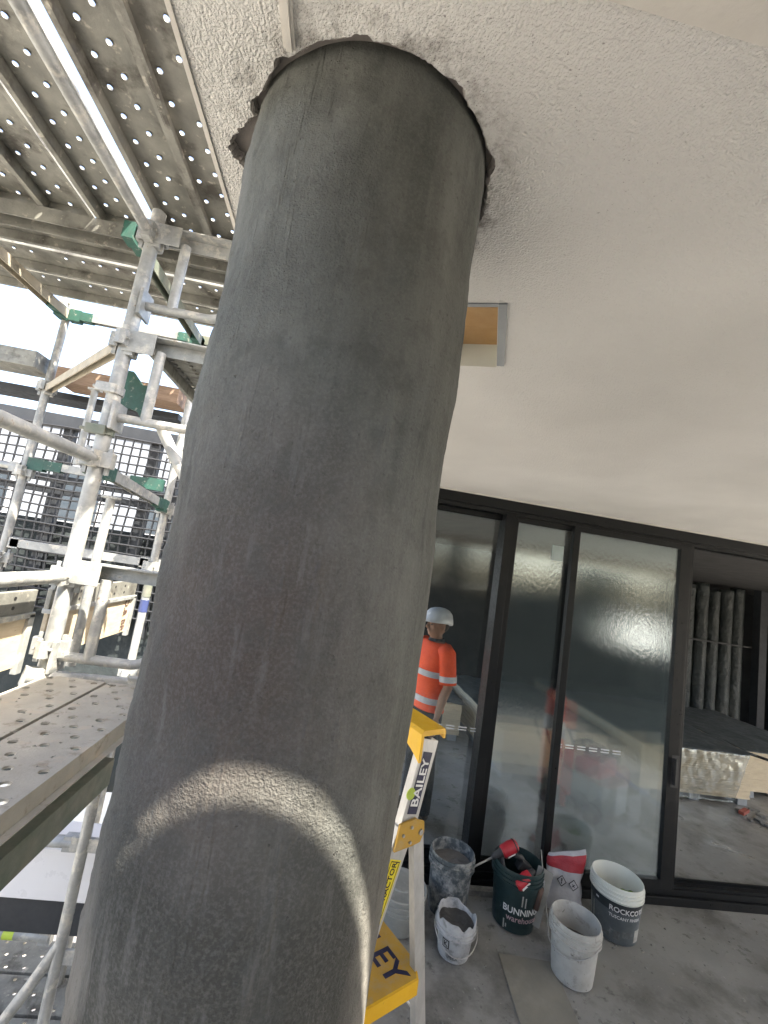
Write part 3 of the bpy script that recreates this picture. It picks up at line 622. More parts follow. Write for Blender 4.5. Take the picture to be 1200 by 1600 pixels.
lt = ledger((-2.2, 2.75, -2.21), (-1.17, 2.75, -2.215), 'grey ledger with lime paint splash at bottom left', .026)
part(lt, 'paint_splash', MB().tube([(-1.40, 2.75, -2.2145), (-1.345, 2.75, -2.2145)], .0266, 16), M['limesplash'])
ledger((-1.07, 1.82, -.60), (-.75, 2.05, -.66), 'bright tube lying under the end of the walking planks', .028)
# slim uprights of guard frames
gg = 'slim guard frame uprights behind the sunlit standard'
for x, y, z0, z1, lab in ((-1.62, 2.72, .33, .80, 'slim upright between the outer and sunlit standards, left one'), (-1.36, 2.5, .22, .74, 'slim upright between the outer and sunlit standards, right one'), (-1.02, 2.01, -.6, .12, 'short upright with angled cap before the dark netting')):
    t = thing('guard_upright', lab, 'scaffold upright', (x, y, z0), gg)
    part(t, 'tube', MB().tube([(x, y, z0), (x, y, z1)], .019, 14), M['galv'], 'auto')
    part(t, 'cap', MB().bbox(x-.035, x+.035, y-.02, y+.02, z1, z1+.012, .002), M['galv'])

# hop up brackets on the sunlit standard
def bracket(z, label, drop=.345, plate=True):
    x0, y = -1.01, 1.877
    t = thing('hop_up_bracket', label, 'scaffold bracket', (x0, y, z), 'hop up brackets on the sunlit standard')
    part(t, 'top_angle', MB().extr([(-.03, .03), (-.03, -.03), (-.024, -.03), (-.024, .024), (.03, .024), (.03, .03)], (x0-.01, y, z), (-.52, y, z)), M['galv'])
    part(t, 'hook_plate', MB().bbox(x0-.03, x0+.10, y-.034, y-.028, z-.06, z+.035, .003).bbox(x0-.02, x0+.015, y-.028, y+.02, z-.075, z-.02, .003), M['galv'])
    part(t, 'upright', MB().tube([(-.893, y, z-.03), (-.893, y, z-drop)], .021, 16), M['galv'], 'auto')
    pts = [(x0+.01, y, z-drop), (-.78, y, z-drop)]
    for a in range(0, 91, 10): pts.append((-.74+.10*math.sin(R(a)), y, z-drop+.10-.10*math.cos(R(a))))
    pts += [(-.63, y, z-.12), (-.60, y, z-.03)]
    part(t, 'curved_tube', MB().tube(pts, .019, 14), M['galv'], 'auto')
    part(t, 'foot_plate', MB().bbox(x0-.002, x0+.012, y-.05, y+.05, z-drop-.06, z-drop+.06, .003), M['galv'])
    return t
bracket(1.315, 'upper hop up bracket of bent tube below the overhead deck')
bracket(.80, 'middle hop up bracket of bent tube carrying a short plank')
bracket(-.185, 'lower sunlit hop up bracket of bent tube above the walking planks')
b4 = thing('scaffold_brace', 'grey braced upright below the walking planks at bottom left', 'scaffold brace', (-.753, 1.877, -.9))
part(b4, 'upright', MB().tube([(-.755, 1.877, -.70), (-.755, 1.877, -1.9)], .020, 14), M['galv'], 'auto')
part(b4, 'diagonal', MB().tube([(-.755, 1.877, -1.53), (-.83, 1.877, -1.68), (-.96, 1.877, -1.92)], .020, 14), M['galv'], 'auto')
part(b4, 'joint_plate', MB().bbox(-.80, -.70, 1.87, 1.884, -1.22, -1.17, .002), M['galv'])
part(b4, 'joint_plate', MB().bbox(-.79, -.68, 1.872, 1.882, -1.60, -1.55, .002), M['galv'])
solo('steel_angle', MB().extr([(0, 0), (-.07, 0), (-.07, -.006), (-.006, -.006), (-.006, -.078), (0, -.078)], (-.615, .3, -.765), (-.615, 1.62, -.765)).bbox(-.66, -.615, 1.0, 1.62, -.765, -.760, .001), M['oldgreen'], 'dirty steel angle running under the walking planks at lower left', 'steel angle', (-.615, 1, -.765))
solo('diagonal_brace', MB().tube([(-.86, 1.95, .47), (-.62, 1.95, .13)], .024, 16), M['galv'], 'sun bleached diagonal tube below the middle hop up bracket', 'scaffold brace', (-.86, 1.95, .47), smooth='auto')

# toe boards
def toe(y0, y1, label, x=-1.115):
    t = thing('toe_board', label, 'toe board', (x, y0, -.58), 'toe boards along the outer edge of the walking planks')
    mb = MB(); mb.bbox(x-.02, x, y0, y1, -.372, -.285, .003); part(t, 'steel_edge', mb, M['galv_plank'])
    part(t, 'plywood_board', MB().bbox(x-.018, x-.001, y0+.01, y1-.02, -.575, -.374, .002), M['ply'])
    part(t, 'cap_rail', MB().bbox(x-.024, x+.012, y0, y1, -.390, -.370, .003), M['galv'])
    part(t, 'end_post', MB().bbox(x-.01, x+.012, y1-.03, y1, -.60, -.375, .003), M['galv'])
    mbh = MB()
    k = y0+.1
    while k < y1-.08:
        for dz in (-.31, -.345): mbh.tube([(x+.0002, k, dz), (x+.0012, k, dz)], .007, 10)
        k += .105
    part(t, 'holes', mbh, M['black_print'], kind='stuff')
    return t
toe(-1.0, 1.84, 'blue grey toe board over sunlit plywood, left of the sunlit standard')
tb = toe(1.93, 2.70, 'toe board with stencilled end, between the sunlit standard and the column')
tx = text_mb('O.& BR', .06, .01)
Ft = frame((-1.1135, 2.62, -.475), (0, 0, -1), (0, 1, 0))
part(tb, 'stencil', tx.map(lambda v: Ft @ v), M['browntimber'])
# timber boards in the middle bay
def lvl(x0, x1, y, z0, z1, label, m='board_lvl', s=None):
    t = thing('timber_board', label, 'timber board', (x0, y, z0), 'timber boards laid across the outer bay')
    part(t, 'board', MB().bbox(x0, x1, y-.11, y+.11, z0, z1, .003), M[m])
    if s:
        F_ = frame(((x0+x1)/2, y-.1105, (z0+z1)/2+.02), (1, 0, 0), (0, 0, 1)); part(t, 'stamp', text_mb(s, .026, .0).map(lambda v: F_ @ v), M['browntimber'])
    return t
lvl(-3.2, -2.16, 3.05, .95, 1.06, 'grey weathered timber board left of the outer standard', 'galv_plank')
lvl(-2.05, -1.25, 3.1, .90, 1.005, 'brown laminated timber board with stamped edge, right of the outer standard')
lvl(-3.4, -1.30, 3.3, .84, .885, 'dark board edge under the timber boards in the outer bay', 'blackmetal')
solo('steel_bracket', MB().prism([(-.06, -.10), (-.01, -.07), (.03, -.08), (.08, -.15), (.095, -.03), (.08, .06), (.025, .06), (-.03, .12), (-.06, .12)], -.008, .008, frame((-1.12, 2.2, .66), (1, 0, 0), (0, 0, 1))), M['green'], 'dark green gusset plate behind the sunlit standard', 'bracket', (-1.12, 2.2, .66))

# mesh fence beyond the scaffold
t = thing('mesh_fence', 'black framed mesh fence beyond the scaffold under the bright sky', 'fence', (-2.4, 4, -.6))
part(t, 'top_beam', MB().bbox(-4.5, -.4, 3.97, 4.05, .785, .905, .004), M['blackmetal'])
part(t, 'rail', MB().bbox(-4.5, -.4, 3.98, 4.03, .30, .365, .003), M['blackmetal'])
part(t, 'rail', MB().bbox(-4.5, -.4, 3.98, 4.03, .20, .255, .003), M['blackmetal'])
for x in (-3.7, -2.5, -1.75, -1.55): part(t, 'post', MB().bbox(x-.045, x+.045, 3.985, 4.045, -.9, .79, .003), M['blackmetal'])
mb = MB()
def sag(x, z): return .03*noise.noise(Vector((x*1.1, z*1.3, 0)))+.012*noise.noise(Vector((x*4, z*4, 3)))
x = -4.4
while x < -.5:
    mb.tube([(x+sag(x, z), 3.96+sag(z, x), z) for z in [-.75+.085*k for k in range(19)]], .008, 5, False); x += .077
z = -.75
while z < .80:
    mb.tube([(xx, 3.957+sag(z, xx), z+sag(xx, z)) for xx in [-4.45+.16*k for k in range(26)]], .008, 5, False); z += .077
part(t, 'mesh', mb, M['mesh'], kind='stuff')
mb = MB(); nx, nz_ = 40, 16
mb.add([(-4.5+.105*i, 4.10+.04*noise.noise(Vector((i*.4, j*.25, 0))), -2.2+.145*j) for j in range(nz_) for i in range(nx)], [(j*nx+i, j*nx+i+1, (j+1)*nx+i+1, (j+1)*nx+i) for j in range(nz_-1) for i in range(nx-1)])
o = solo('debris_netting', mb, M['netting'], 'dark green debris netting hung behind the lower mesh fence', 'netting', (-2.4, 4.1, -2), smooth=True)
sd = o.modifiers.new('thick', 'SOLIDIFY'); sd.thickness = .004
# lower neighbour: white panel, black strip standing in for the dark gap below
t = thing('white_parapet', 'smooth white parapet panel below the scaffold at lower left', 'parapet', (-1, 2.5, -1.8))
part(t, 'panel', MB().bbox(-1.9, -.36, 2.42, 2.5, -1.80, -1.585, .004), M['whitepanel'])
part(t, 'capping', MB().bbox(-1.9, -.36, 2.40, 2.62, -1.582, -1.56, .003), M['whitepanel'])
part(t, 'dark_gap_strip', MB().bbox(-1.9, -.36, 2.44, 2.52, -1.96, -1.803, .004), M['blackmetal'])
# pale building across the street
t = thing('apartment_building', 'pale rendered building seen through the black mesh', 'building', (-6, 11, -8))
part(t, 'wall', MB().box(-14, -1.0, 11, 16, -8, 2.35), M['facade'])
for r_ in range(3):
    for c_ in range(6):
        xw = -13+c_*2.05; zw = -5.5+r_*2.7
        w_ = part(t, 'window', MB().box(xw, xw+1.1, 10.95, 11.02, zw, zw+1.3), M['whitepanel'])
        part(w_, 'pane', MB().box(xw+.06, xw+1.04, 10.935, 10.949, zw+.06, zw+1.24), M['window_dark'])
part(t, 'coping', MB().box(-14.1, -.9, 10.9, 16.1, 2.352, 2.45), M['whitepanel'])

# unseen dark screens added behind the camera to shape door glass reflections, block light
solo('reflection_screen', MB().box(-4.0, 3.9, -2.995, -2.97, -5.5, -.2).box(3.9, 12, -2.995, -2.97, -5.5, -.9), M['netting'], 'long low dark skirt added behind the camera to block ground light', 'screen', (4, -2.98, -2.75))
g6 = 'dark screens added behind the camera to shape the door reflections'
for k, (x0, x1, zt) in enumerate(((-1.0, 2.05, 1.2), (2.42, 2.86, 1.2), (3.62, 3.85, 1.2), (3.86, 5.1, .15), (5.1, 6.55, .75), (7.5, 12, 1.2))):
    labs = ('wide added dark reflection screen behind the camera on the left', 'narrow added dark reflection screen, first right of the wide one', 'thinnest added dark reflection strip behind the camera', 'lowest added dark reflection screen behind the camera', 'medium height added dark reflection screen behind the camera', 'wide added dark reflection screen at the far right behind the camera')
    solo('reflection_screen', MB().box(x0, x1, -3.03, -3.0, -2.6, zt), M['netting'], labs[k], 'screen', ((x0+x1)/2, -3, -2), g6)

# ---------------------------------------------------------------- person behind the glass
def remesh(mb, vox, name):
    me = mb.data('tmp'); o = bpy.data.objects.new('tmp', me); COL.objects.link(o)
    md = o.modifiers.new('r', 'REMESH'); md.mode = 'VOXEL'; md.voxel_size = vox
    sm = o.modifiers.new('s', 'SMOOTH'); sm.iterations = 4; sm.factor = .5
    dg = bpy.context.evaluated_depsgraph_get(); dg.update()
    r = bpy.data.meshes.new_from_object(o.evaluated_get(dg)); r.name = name; r.materials.clear()
    bpy.data.objects.remove(o); bpy.data.meshes.remove(me); return r
def cap_chain(mb, pts, rs, n=14):
    mb.tube(pts, rs, n)
    for p, r in zip(pts, rs): mb.ball(p, r*.995, seg=12)
def person():
    root = thing('person', 'worker in orange hi vis shirt and white hard hat behind the glass door', 'person', (0, 0, 0))
    b = MB()
    # local frame: facing -Y, left hand at +X, feet on z = 0
    TOR = [(.90, .165, .112, 0), (.98, .160, .108, 0), (1.06, .158, .108, -.004), (1.16, .170, .116, -.008), (1.26, .180, .120, -.008), (1.35, .180, .108, 0), (1.42, .150, .085, .006), (1.455, .085, .065, .008)]
    def tor(z):
        for (z0, a0, b0, c0), (z1, a1, b1, c1) in zip(TOR, TOR[1:]):
            if z <= z1:
                u = (z-z0)/(z1-z0); return a0+(a1-a0)*u, b0+(b1-b0)*u, c0+(c1-c0)*u
        return TOR[-1][1:]
    def loft(zs, off, n=28, cap=True):
        m = MB(); vs = []
        for z in zs:
            a, bb, c = tor(z)
            for k in range(n):
                th = 2*math.pi*k/n; cs, sn = math.cos(th), math.sin(th)
                cs = math.copysign(abs(cs)**.85, cs); sn = math.copysign(abs(sn)**.85, sn)
                vs.append(((a+off)*cs, c+(bb+off)*sn, z))
        fs = [(j*n+k, j*n+(k+1) % n, (j+1)*n+(k+1) % n, (j+1)*n+k) for j in range(len(zs)-1) for k in range(n)]
        if cap: fs += [tuple(range(n))[::-1], tuple((len(zs)-1)*n+k for k in range(n))]
        return m.add(vs, fs)
    tb = loft([t_[0] for t_ in TOR], -.012); b.add(tb.v, tb.f)
    cap_chain(b, [(0, .012, 1.40), (0, .006, 1.46), (0, -.012, 1.53)], [.062, .056, .055])
    # head: skull, jaw, nose, brow, ears
    b.ball((0, .004, 1.600), .098, (.78, 1.0, 1.08)); b.ball((0, -.030, 1.535), .062, (.86, .95, 1.0)); b.ball((0, -.066, 1.512), .026, (1.1, .9, .8))
    b.tube([(0, -.098, 1.600), (0, -.112, 1.570), (0, -.100, 1.557)], [.008, .0135, .012], 8); b.ball((0, -.112, 1.566), .0135)
    b.ball((0, -.083, 1.612), .022, (2.2, .8, .5)); b.ball((0, -.089, 1.540), .011, (2.2, .8, .55)); b.ball((0, -.088, 1.530), .010, (2.0, .8, .55))
    for s in (-1, 1):
        b.ball((s*.078, .012, 1.575), .026, (.35, .7, 1.2))
        b.ball((s*.033, -.060, 1.578), .026, (1, .8, 1))
        sh, el, wr = Vector((s*.185, .008, 1.385)), Vector((s*.225, .03, 1.11)), Vector((s*.218, -.035, .875))
        cap_chain(b, [sh, (sh+el)/2, el, (el+wr)/2-Vector((0, 0, -.03)), wr], [.056, .050, .041, .040, .027])
        b.ball(wr+Vector((0, -.012, -.055)), .040, (.48, .95, 1.25))
        for i, (dy, ln) in enumerate(((-.042, .068), (-.020, .078), (.001, .074), (.020, .058))):
            p = wr+Vector((0, dy, -.095)); b.tube([p+Vector((0, 0, .03)), p+Vector((0, -.002, -ln*.45)), p+Vector((-s*.014, -.008, -ln))], [.0105, .0098, .008], 8)
            b.ball(p+Vector((-s*.014, -.008, -ln)), .008, seg=8)
        p = wr+Vector((-s*.006, -.040, -.04)); b.tube([p+Vector((0, .02, .01)), p+Vector((-s*.008, -.020, -.030)), p+Vector((-s*.014, -.024, -.062))], [.013, .0115, .009], 8)
        cap_chain(b, [(s*.088, 0, .92), (s*.098, -.005, .70), (s*.105, .0, .50), (s*.108, .016, .33), (s*.112, .012, .09)], [.085, .075, .055, .053, .038])
        b.ball((s*.118, -.055, .045), .05, (.85, 2.2, .8))
    me = remesh(b, .0085, 'body'); body = link('body', me, M['skin'], root, True)
    sh = loft([.885, .90, .95, 1.0, 1.06, 1.12, 1.18, 1.24, 1.30, 1.35, 1.39, 1.42, 1.445], .012)
    for i, v in enumerate(sh.v): v += Vector((.011*noise.noise(v*8), .011*noise.noise(v*8+Vector((5, 0, 0))), .008*noise.noise(v*6)))
    for s in (-1, 1): sh.tube([(s*.145, .008, 1.395), (s*.188, .008, 1.375), (s*.21, .016, 1.26), (s*.228, .024, 1.135)], [.072, .074, .071, .072], 20)
    shirt = part(root, 'shirt', sh, M['orange'], True)
    for z0, z1 in ((.945, .995), (1.165, 1.215)):
        bd = loft([z0, z1], .0185, cap=False); part(shirt, 'reflective_band', bd, M['reflective'], True)
    for s in (-1, 1):
        part(shirt, 'reflective_band', MB().tube([(s*.2215, .0205, 1.205), (s*.2265, .0235, 1.158)], .0745, 20, False), M['reflective'], True)
    part(shirt, 'collar', MB().tube([(0, .012, 1.435), (0, .010, 1.475)], [.080, .068], 20, False), M['trouser'], True)
    tr = MB().ball((0, 0, .90), .165, (1.0, .70, .55))
    for s in (-1, 1): tr.tube([(s*.086, 0, .93), (s*.098, -.005, .70), (s*.105, 0, .50), (s*.108, .014, .33), (s*.112, .012, .08)], [.094, .088, .072, .070, .066], 20)
    part(root, 'trousers', tr, M['trouser'], True)
    for s in (-1, 1): part(root, 'boot', MB().ball((s*.118, -.05, .045), .056, (.9, 2.25, .85)).tube([(s*.112, .012, .05), (s*.112, .012, .16)], .056, 16), M['boot'], True)
    hm = MB(); n = 32
    prof = [(.124, 1.612), (.127, 1.622), (.124, 1.650), (.112, 1.690), (.085, 1.722), (.045, 1.738), (.004, 1.742)]
    hm.lathe(prof, (0, .004, 0), n); hm.map(lambda v: Vector((v.x*.92, (v.y-.004)*1.1+.004+(0 if v.z > 1.63 or v.y > -.05 else -.035), v.z-.012*(v.y > .05 and v.z < 1.66))))
    he = part(root, 'hard_hat', hm, M['helmet'], True)
    sd = he.modifiers.new('t', 'SOLIDIFY'); sd.thickness = .004
    for sx in (-1, 1): part(root, 'eye', MB().ball((sx*.032, -.084, 1.590), .010, (1.3, .5, .6), 10), M['hair'])
    part(root, 'hair', MB().ball((0, .040, 1.592), .082, (.88, .95, .90)), M['hair'], True)
    return root
pp = person(); pp.location = (1.00, 3.86, FL); pp.rotation_euler = (0, 0, R(-70))

# ---------------------------------------------------------------- platform ladder
LC_, LW = Vector((-.86, -.51, 0)).normalized(), Vector((-.51, .86, 0)).normalized()
LO = Vector((.51, 1.59, 0))
def L3(u, w, z): return LO+LC_*u+LW*w+Vector((0, 0, z))
FM = Matrix(((LC_.x, LW.x, 0, LO.x), (LC_.y, LW.y, 0, LO.y), (0, 0, 1, 0), (0, 0, 0, 1)))
t = thing('platform_ladder', 'aluminium platform stepladder with yellow guard rail and yellow platform, half hidden behind the column', 'ladder', (LO.x, LO.y, FL))
def chan(a, b): return [(-a/2, -b/2), (a/2, -b/2), (a/2, b/2), (a/2-.004, b/2), (a/2-.004, -b/2+.004), (-a/2+.004, -b/2+.004), (-a/2+.004, b/2), (-a/2, b/2)]
WID = .50
for w, s in ((0, 1), (WID, -1)):
    side = LW*(-s)
    sec = [(x, y) for x, y in [(-.036, 0), (.036, 0), (.036, -.030), (.032, -.030), (.032, -.004), (-.032, -.004), (-.032, -.030), (-.036, -.030)]]
    part(t, 'stile', MB().extr(sec, L3(.090, w, -.555), L3(.150, w, -.85), side).extr(sec, L3(.152, w, -.83), L3(.53, w, FL), side), M['alu'])
    part(t, 'rear_leg', MB().extr([(-.022, .001), (.022, .001), (.022, -.026), (-.022, -.026)], L3(.098, w, -.83), L3(-.145, w, FL), side), M['alu'])
    br = part(t, 'hinge_bracket', MB().prism([(.200, -.885), (.190, -.805), (.120, -.798), (.110, -.806), (.082, -.815), (.076, -.85), (.090, -.878), (.12, -.882)], -.004, .004, frame(L3(0, w, 0)-LW*s*.006, LC_, (0, 0, 1))), M['yellow_d'])
    Fb = frame(L3(0, w, 0)-LW*s*.011, LC_, (0, 0, 1))
    for (u, z) in ((.172, -.84), (.138, -.822), (.138, -.868), (.094, -.845)): part(br, 'rivet', MB().tube([Fb @ Vector((u, z, -.004)), Fb @ Vector((u, z, .004))], .009 if u < .10 else .005, 10), M['steel'])
    part(t, 'foot', MB().bbox(-.04, .04, -.02, .02, -.0, .03, .004, Matrix.Translation(L3(.53, w, FL)) @ FM.to_3x3().to_4x4()), M['tool_black'])
    part(t, 'foot', MB().bbox(-.03, .03, -.02, .02, -.0, .03, .004, Matrix.Translation(L3(-.15, w, FL)) @ FM.to_3x3().to_4x4()), M['tool_black'])
# yellow guard rail, arched underneath
mb = MB(); n = 24
for i in range(n+1):
    w = -.022+(WID+.044)*i/n; q = abs(2*i/n-1); th = .040+.062*q**3
    top = -.512+.010*(1-q**2)
    for (u, z) in ((.045, top-.010), (.052, top), (.150, top), (.160, top-.012), (.160, top-th), (.148, top-th), (.148, top-.018), (.056, top-.018), (.056, top-th*.32), (.045, top-th*.32)): mb.v.append(L3(u, w, z))
k = 10
mb.f = [(i*k+j, i*k+(j+1) % k, (i+1)*k+(j+1) % k, (i+1)*k+j) for i in range(n) for j in range(k)]+[tuple(range(k)), tuple(n*k+j for j in range(k))]
rail = part(t, 'guard_rail', mb, M['yellow'], 'auto')
Fq = frame(L3(.1615, WID/2, -.536), LW*-1, (0, 0, 1))
part(rail, 'print', MB().box(-.13, .13, -.019, .019, 0, .0008, Fq), M['black_print'])
part(rail, 'lettering', text_mb('BAILEY', .042, .012).map(lambda v: Fq @ (v+Vector((0, 0, .0018)))), M['white_print'])
# brand sticker on the near stile
up = (L3(.090, 0, -.555)-L3(.150, 0, -.85)).normalized()
Fs = frame(L3(.118, 0, -.690)-LW*.0015, up, LC_)
st_ = part(t, 'sticker', MB().box(-.098, .098, -.021, .021, -.0006, .0006, Fs), M['navy'])
part(st_, 'lettering', text_mb('BAILEY', .046, .014).map(lambda v: Fs @ Vector((v.x*1.08, v.y, v.z-.0014 if Fs.col[2].xyz.dot(LW) > 0 else v.z+.0014))), M['white_print'])
part(st_, 'green_sticker', MB().tube([Fs @ Vector((-.036, .030, -.001)), Fs @ Vector((-.036, .030, .0016))], .019, 18), M['limesplash'])
dn = (L3(.152, 0, -.83)-L3(.53, 0, FL)).normalized()
Fs2 = frame(L3(.152+.378*.155, 0, -.83-1.17*.155)-LW*.0015, dn, LC_)
s2 = part(t, 'sticker', MB().box(-.10, .10, -.024, .024, -.0006, .0006, Fs2), M['yellow_print'])
sg = -1 if Fs2.col[2].xyz.dot(LW) > 0 else 1
part(s2, 'border', MB().box(-.096, .096, .0175, .0195, sg*.0007, sg*.0012, Fs2).box(-.096, .096, -.0195, -.0175, sg*.0007, sg*.0012, Fs2).box(.093, .096, -.0195, .0195, sg*.0007, sg*.0012, Fs2), M['black_print'], kind='stuff')
part(s2, 'lettering', text_mb('CONTRACTOR', .027, .012).map(lambda v: Fs2 @ Vector((v.x, v.y, v.z+sg*.0014))), M['black_print'])
# platform
PZ = -1.30
pl = part(t, 'platform', MB().prism([(.03, -.025), (.285, -.025), (.285, WID+.02), (-.005, WID+.02), (-.005, .035)], PZ-.012, PZ, FM), M['yellow_d'])
part(pl, 'lip', MB().prism([(.03, -.028), (.285, -.028), (.285, -.020), (.03, -.020)], PZ-.045, PZ+.0006, FM).prism([(-.009, .035), (.028, -.024), (.033, -.021), (-.003, .037)], PZ-.040, PZ+.0006, FM), M['yellow'])
Fp = frame(L3(.092, WID/2-.075, PZ+.0008), LW*-1, LC_*-1)
part(pl, 'lettering', text_mb('BAILEY', .115, .018).map(lambda v: Fp @ v), M['navy'])
for z in (-1.56, -1.79):
    u = .152+.378*(-.83-z)/1.17
    part(t, 'step', MB().bbox(-.045, .045, .0, WID, -.02, .02, .003, Matrix.Translation(L3(u, 0, z)) @ FM.to_3x3().to_4x4()), M['alu'])
part(t, 'rear_brace', MB().tube([L3(-.03, .02, -1.45), L3(-.03, WID-.02, -1.45)], .011, 10), M['alu'])

# ---------------------------------------------------------------- buckets
def bucket(label, c, rb, rr, h, m, content=None, lvl=.8, cm='mortar', handle=None, rim=3, jag=0, group='buckets on the concrete floor', name='bucket', cat='bucket', im=None):
    x, y = c; z = FL
    t = thing(name, label, cat, (x, y, z), group)
    def rr_(q): return rb+(rr-rb)*q
    prof = [(.002, .004), (rb-.008, .004), (rb, .010)]
    for q in (.2, .4, .6, .8): prof.append((rr_(q*.95), h*q))
    hz = h-.075
    if rim:
        for k in range(rim): prof += [(rr_(.95), hz+k*.022), (rr_(.95)+.008, hz+k*.022+.002), (rr_(.95)+.008, hz+k*.022+.006), (rr_(.96), hz+k*.022+.008)]
    prof += [(rr, h-.004), (rr-.001, h), (rr-.005, h), (rr-.007, h-.006)]
    for q in (.8, .5, .2): prof.append((rr_(q)-.005, h*q))
    prof += [(rb-.006, .012), (.002, .012)]
    ph = random.random()*9
    def jit(r, zz, th, j):
        if jag and zz > h*.82:
            zz -= jag*max(0, noise.noise(Vector((2.2*math.cos(th)+ph, 2.2*math.sin(th), 1)))+.1)*((zz-h*.82)/(h*.18))
        return r*(1+.006*noise.noise(Vector((2*math.cos(th), 2*math.sin(th), zz*9+ph)))), zz
    part(t, 'shell', MB().lathe(prof, (x, y, z), 56, jit), M[m], 'auto')
    if content: part(t, 'mortar', MB().disc((x, y, z), rr_(lvl)-.006, h*lvl, 48, lambda a, b_: .010*noise.noise(Vector((a*14+ph, b_*14, 0)))+.004*noise.noise(Vector((a*50, b_*50, ph))), 10), M[cm], True)
    if handle is not None:
        a0, drop = handle; pts = []
        for k in range(17):
            a = a0-math.pi/2+math.pi*k/16; rad = rr+.012
            pts.append((x+rad*math.cos(a), y+rad*math.sin(a), z+h-.055-drop*math.sin(math.pi*k/16)))
        part(t, 'handle', MB().tube(pts, .0028, 8), M['steel'], True)
    return t
def wrap(mb, c, r0, r1, h, a0, off):      # flat (x along, y up) onto the flared side at azimuth a0
    def f(v):
        q = v.y/h; r = r0+(r1-r0)*q*.95+off+v.z; a = a0+v.x/(r0+(r1-r0)*.6)
        return Vector((c[0]+r*math.cos(a), c[1]+r*math.sin(a), FL+v.y))
    return mb.map(f)
def grid(x0, x1, y0, y1, n=24, k=6):
    mb = MB(); vs = [(x0+(x1-x0)*i/n, y0+(y1-y0)*j/k, 0) for j in range(k+1) for i in range(n+1)]
    return mb.add(vs, [(j*(n+1)+i, j*(n+1)+i+1, (j+1)*(n+1)+i+1, (j+1)*(n+1)+i) for j in range(k) for i in range(n)])
def toward(c): return math.atan2(-c[1], -c[0])
c1 = (1.035, 2.865); t1 = bucket('tall dark bucket caked in grey cement and full of mortar, behind the small white one', c1, .115, .136, .335, 'bucket_grime', True, .80)
part(t1, 'mark', wrap(text_mb('15', .04, .0).map(lambda v: v+Vector((.0, .15, 0))), c1, .115, .136, .335, toward(c1), .0045), M['grey_print'])
c2 = (.99, 2.555); t2 = bucket('small grimy white bucket with broken rim, in front of the dark cement caked bucket', c2, .083, .108, .205, 'bucket_small', True, .78, 'mortar_dark', (toward(c2)+.25, .085), 2, .055)
F0 = lambda mb: wrap(mb, c2, .083, .108, .205, toward(c2), .0035)
bx = grid(-.062, -.022, .075, .118, 8, 6); part(t2, 'emblem', F0(bx), M['black_print'])
bx = grid(-.057, -.027, .080, .113, 8, 6).map(lambda v: v+Vector((0, 0, .001))); part(t2, 'emblem', F0(bx), M['bucket_small'])
part(t2, 'emblem', F0(text_mb('K', .034, .02).map(lambda v: v+Vector((-.042, .0965, .0024)))), M['black_print'])
part(t2, 'lettering', F0(text_mb('IPLEX', .026, .012).map(lambda v: v+Vector((.0, .040, .001)))), M['grey_print'])
c3 = (1.445, 2.815); t3 = bucket('dark green bucket with white and pale red lettering and a red power tool inside', c3, .122, .150, .345, 'bucket_green', None, .5)
a3 = toward(c3)+.12
part(t3, 'lettering', wrap(text_mb('BUNNINGS', .050, .012).map(lambda v: v+Vector((.045, .135, 0))), c3, .122, .150, .345, a3, .0045), M['white_print'])
part(t3, 'lettering', wrap(text_mb('warehouse', .046, .010).map(lambda v: v+Vector((.045, .092, 0))), c3, .122, .150, .345, a3, .0045), M['pink_print'])
for k, (dx, y0, hh) in enumerate(((.03, .17, .06), (.05, .165, .055), (-.07, .02, .05), (-.055, .03, .02))):
    part(t3, 'paint_drip', wrap(grid(dx-.004, dx+.004, y0, y0+hh, 2, 4), c3, .122, .150, .345, a3, .004), M['bucket_white'])
c4 = (1.632, 2.47); t4 = bucket('dirty white bucket with wire handle, nearest of the buckets', c4, .105, .128, .285, 'bucket_white', True, .55, 'mortar_dark', (toward(c4)-.55, .075))
c5 = (2.10, 2.795); t5 = bucket('tall white paint pail with dark grey printed label and green rag inside', c5, .122, .147, .32, 'bucket_clean', None, .5, group=None, name='paint_pail', cat='pail')
W5 = lambda mb, off=.004: wrap(mb, c5, .122, .147, .32, toward(c5)+.16, off)
lb = part(t5, 'label', W5(grid(-.27, .27, .012, .235, 40, 8)), M['label_grey'], True)
part(lb, 'band', W5(grid(-.27, .27, .185, .236, 40, 4), .0046), M['label_dark'], True)
part(lb, 'lettering', W5(text_mb('ROCKCOTE', .040, .014).map(lambda v: v+Vector((.055, .200, 0))), .006), M['white_print'])
part(lb, 'lettering', W5(text_mb('TUSCANY FINISH', .024, .004).map(lambda v: v+Vector((.040, .160, 0))), .0055), M['white_print'])
for (x0, x1, y0, y1) in ((-.115, -.045, .035, .058), (-.02, .015, .035, .085), (.028, .098, .055, .090), (.11, .16, .03, .10), (-.20, -.185, .05, .20), (-.16, -.152, .05, .17)):
    part(lb, 'panel_print', W5(grid(x0, x1, y0, y1, 6, 2), .0052), M['grey_print' if x0 < .1 and x0 > -.15 else 'bucket_white'])
part(lb, 'logo', W5(grid(-.135, -.115, .205, .215, 6, 2), .0056), M['white_print'])
mb = MB()
for k in range(9): mb.ball((c5[0]+.05+.04*random.uniform(-1, 1), c5[1]-.035+.04*random.uniform(-1, 1), FL+.215+.03*random.random()), .033, (1, .9, .7), 12)
rg = remesh(mb, .007, 'rag'); o = link('rag', rg, M['rag'], None, True); tag(o, 'crumpled green rag inside the white paint pail', 'rag')
for v in rg.vertices: v.co += Vector((noise.noise(v.co*40), noise.noise(v.co*40+Vector((3, 0, 0))), noise.noise(v.co*40+Vector((0, 5, 0)))))*.008
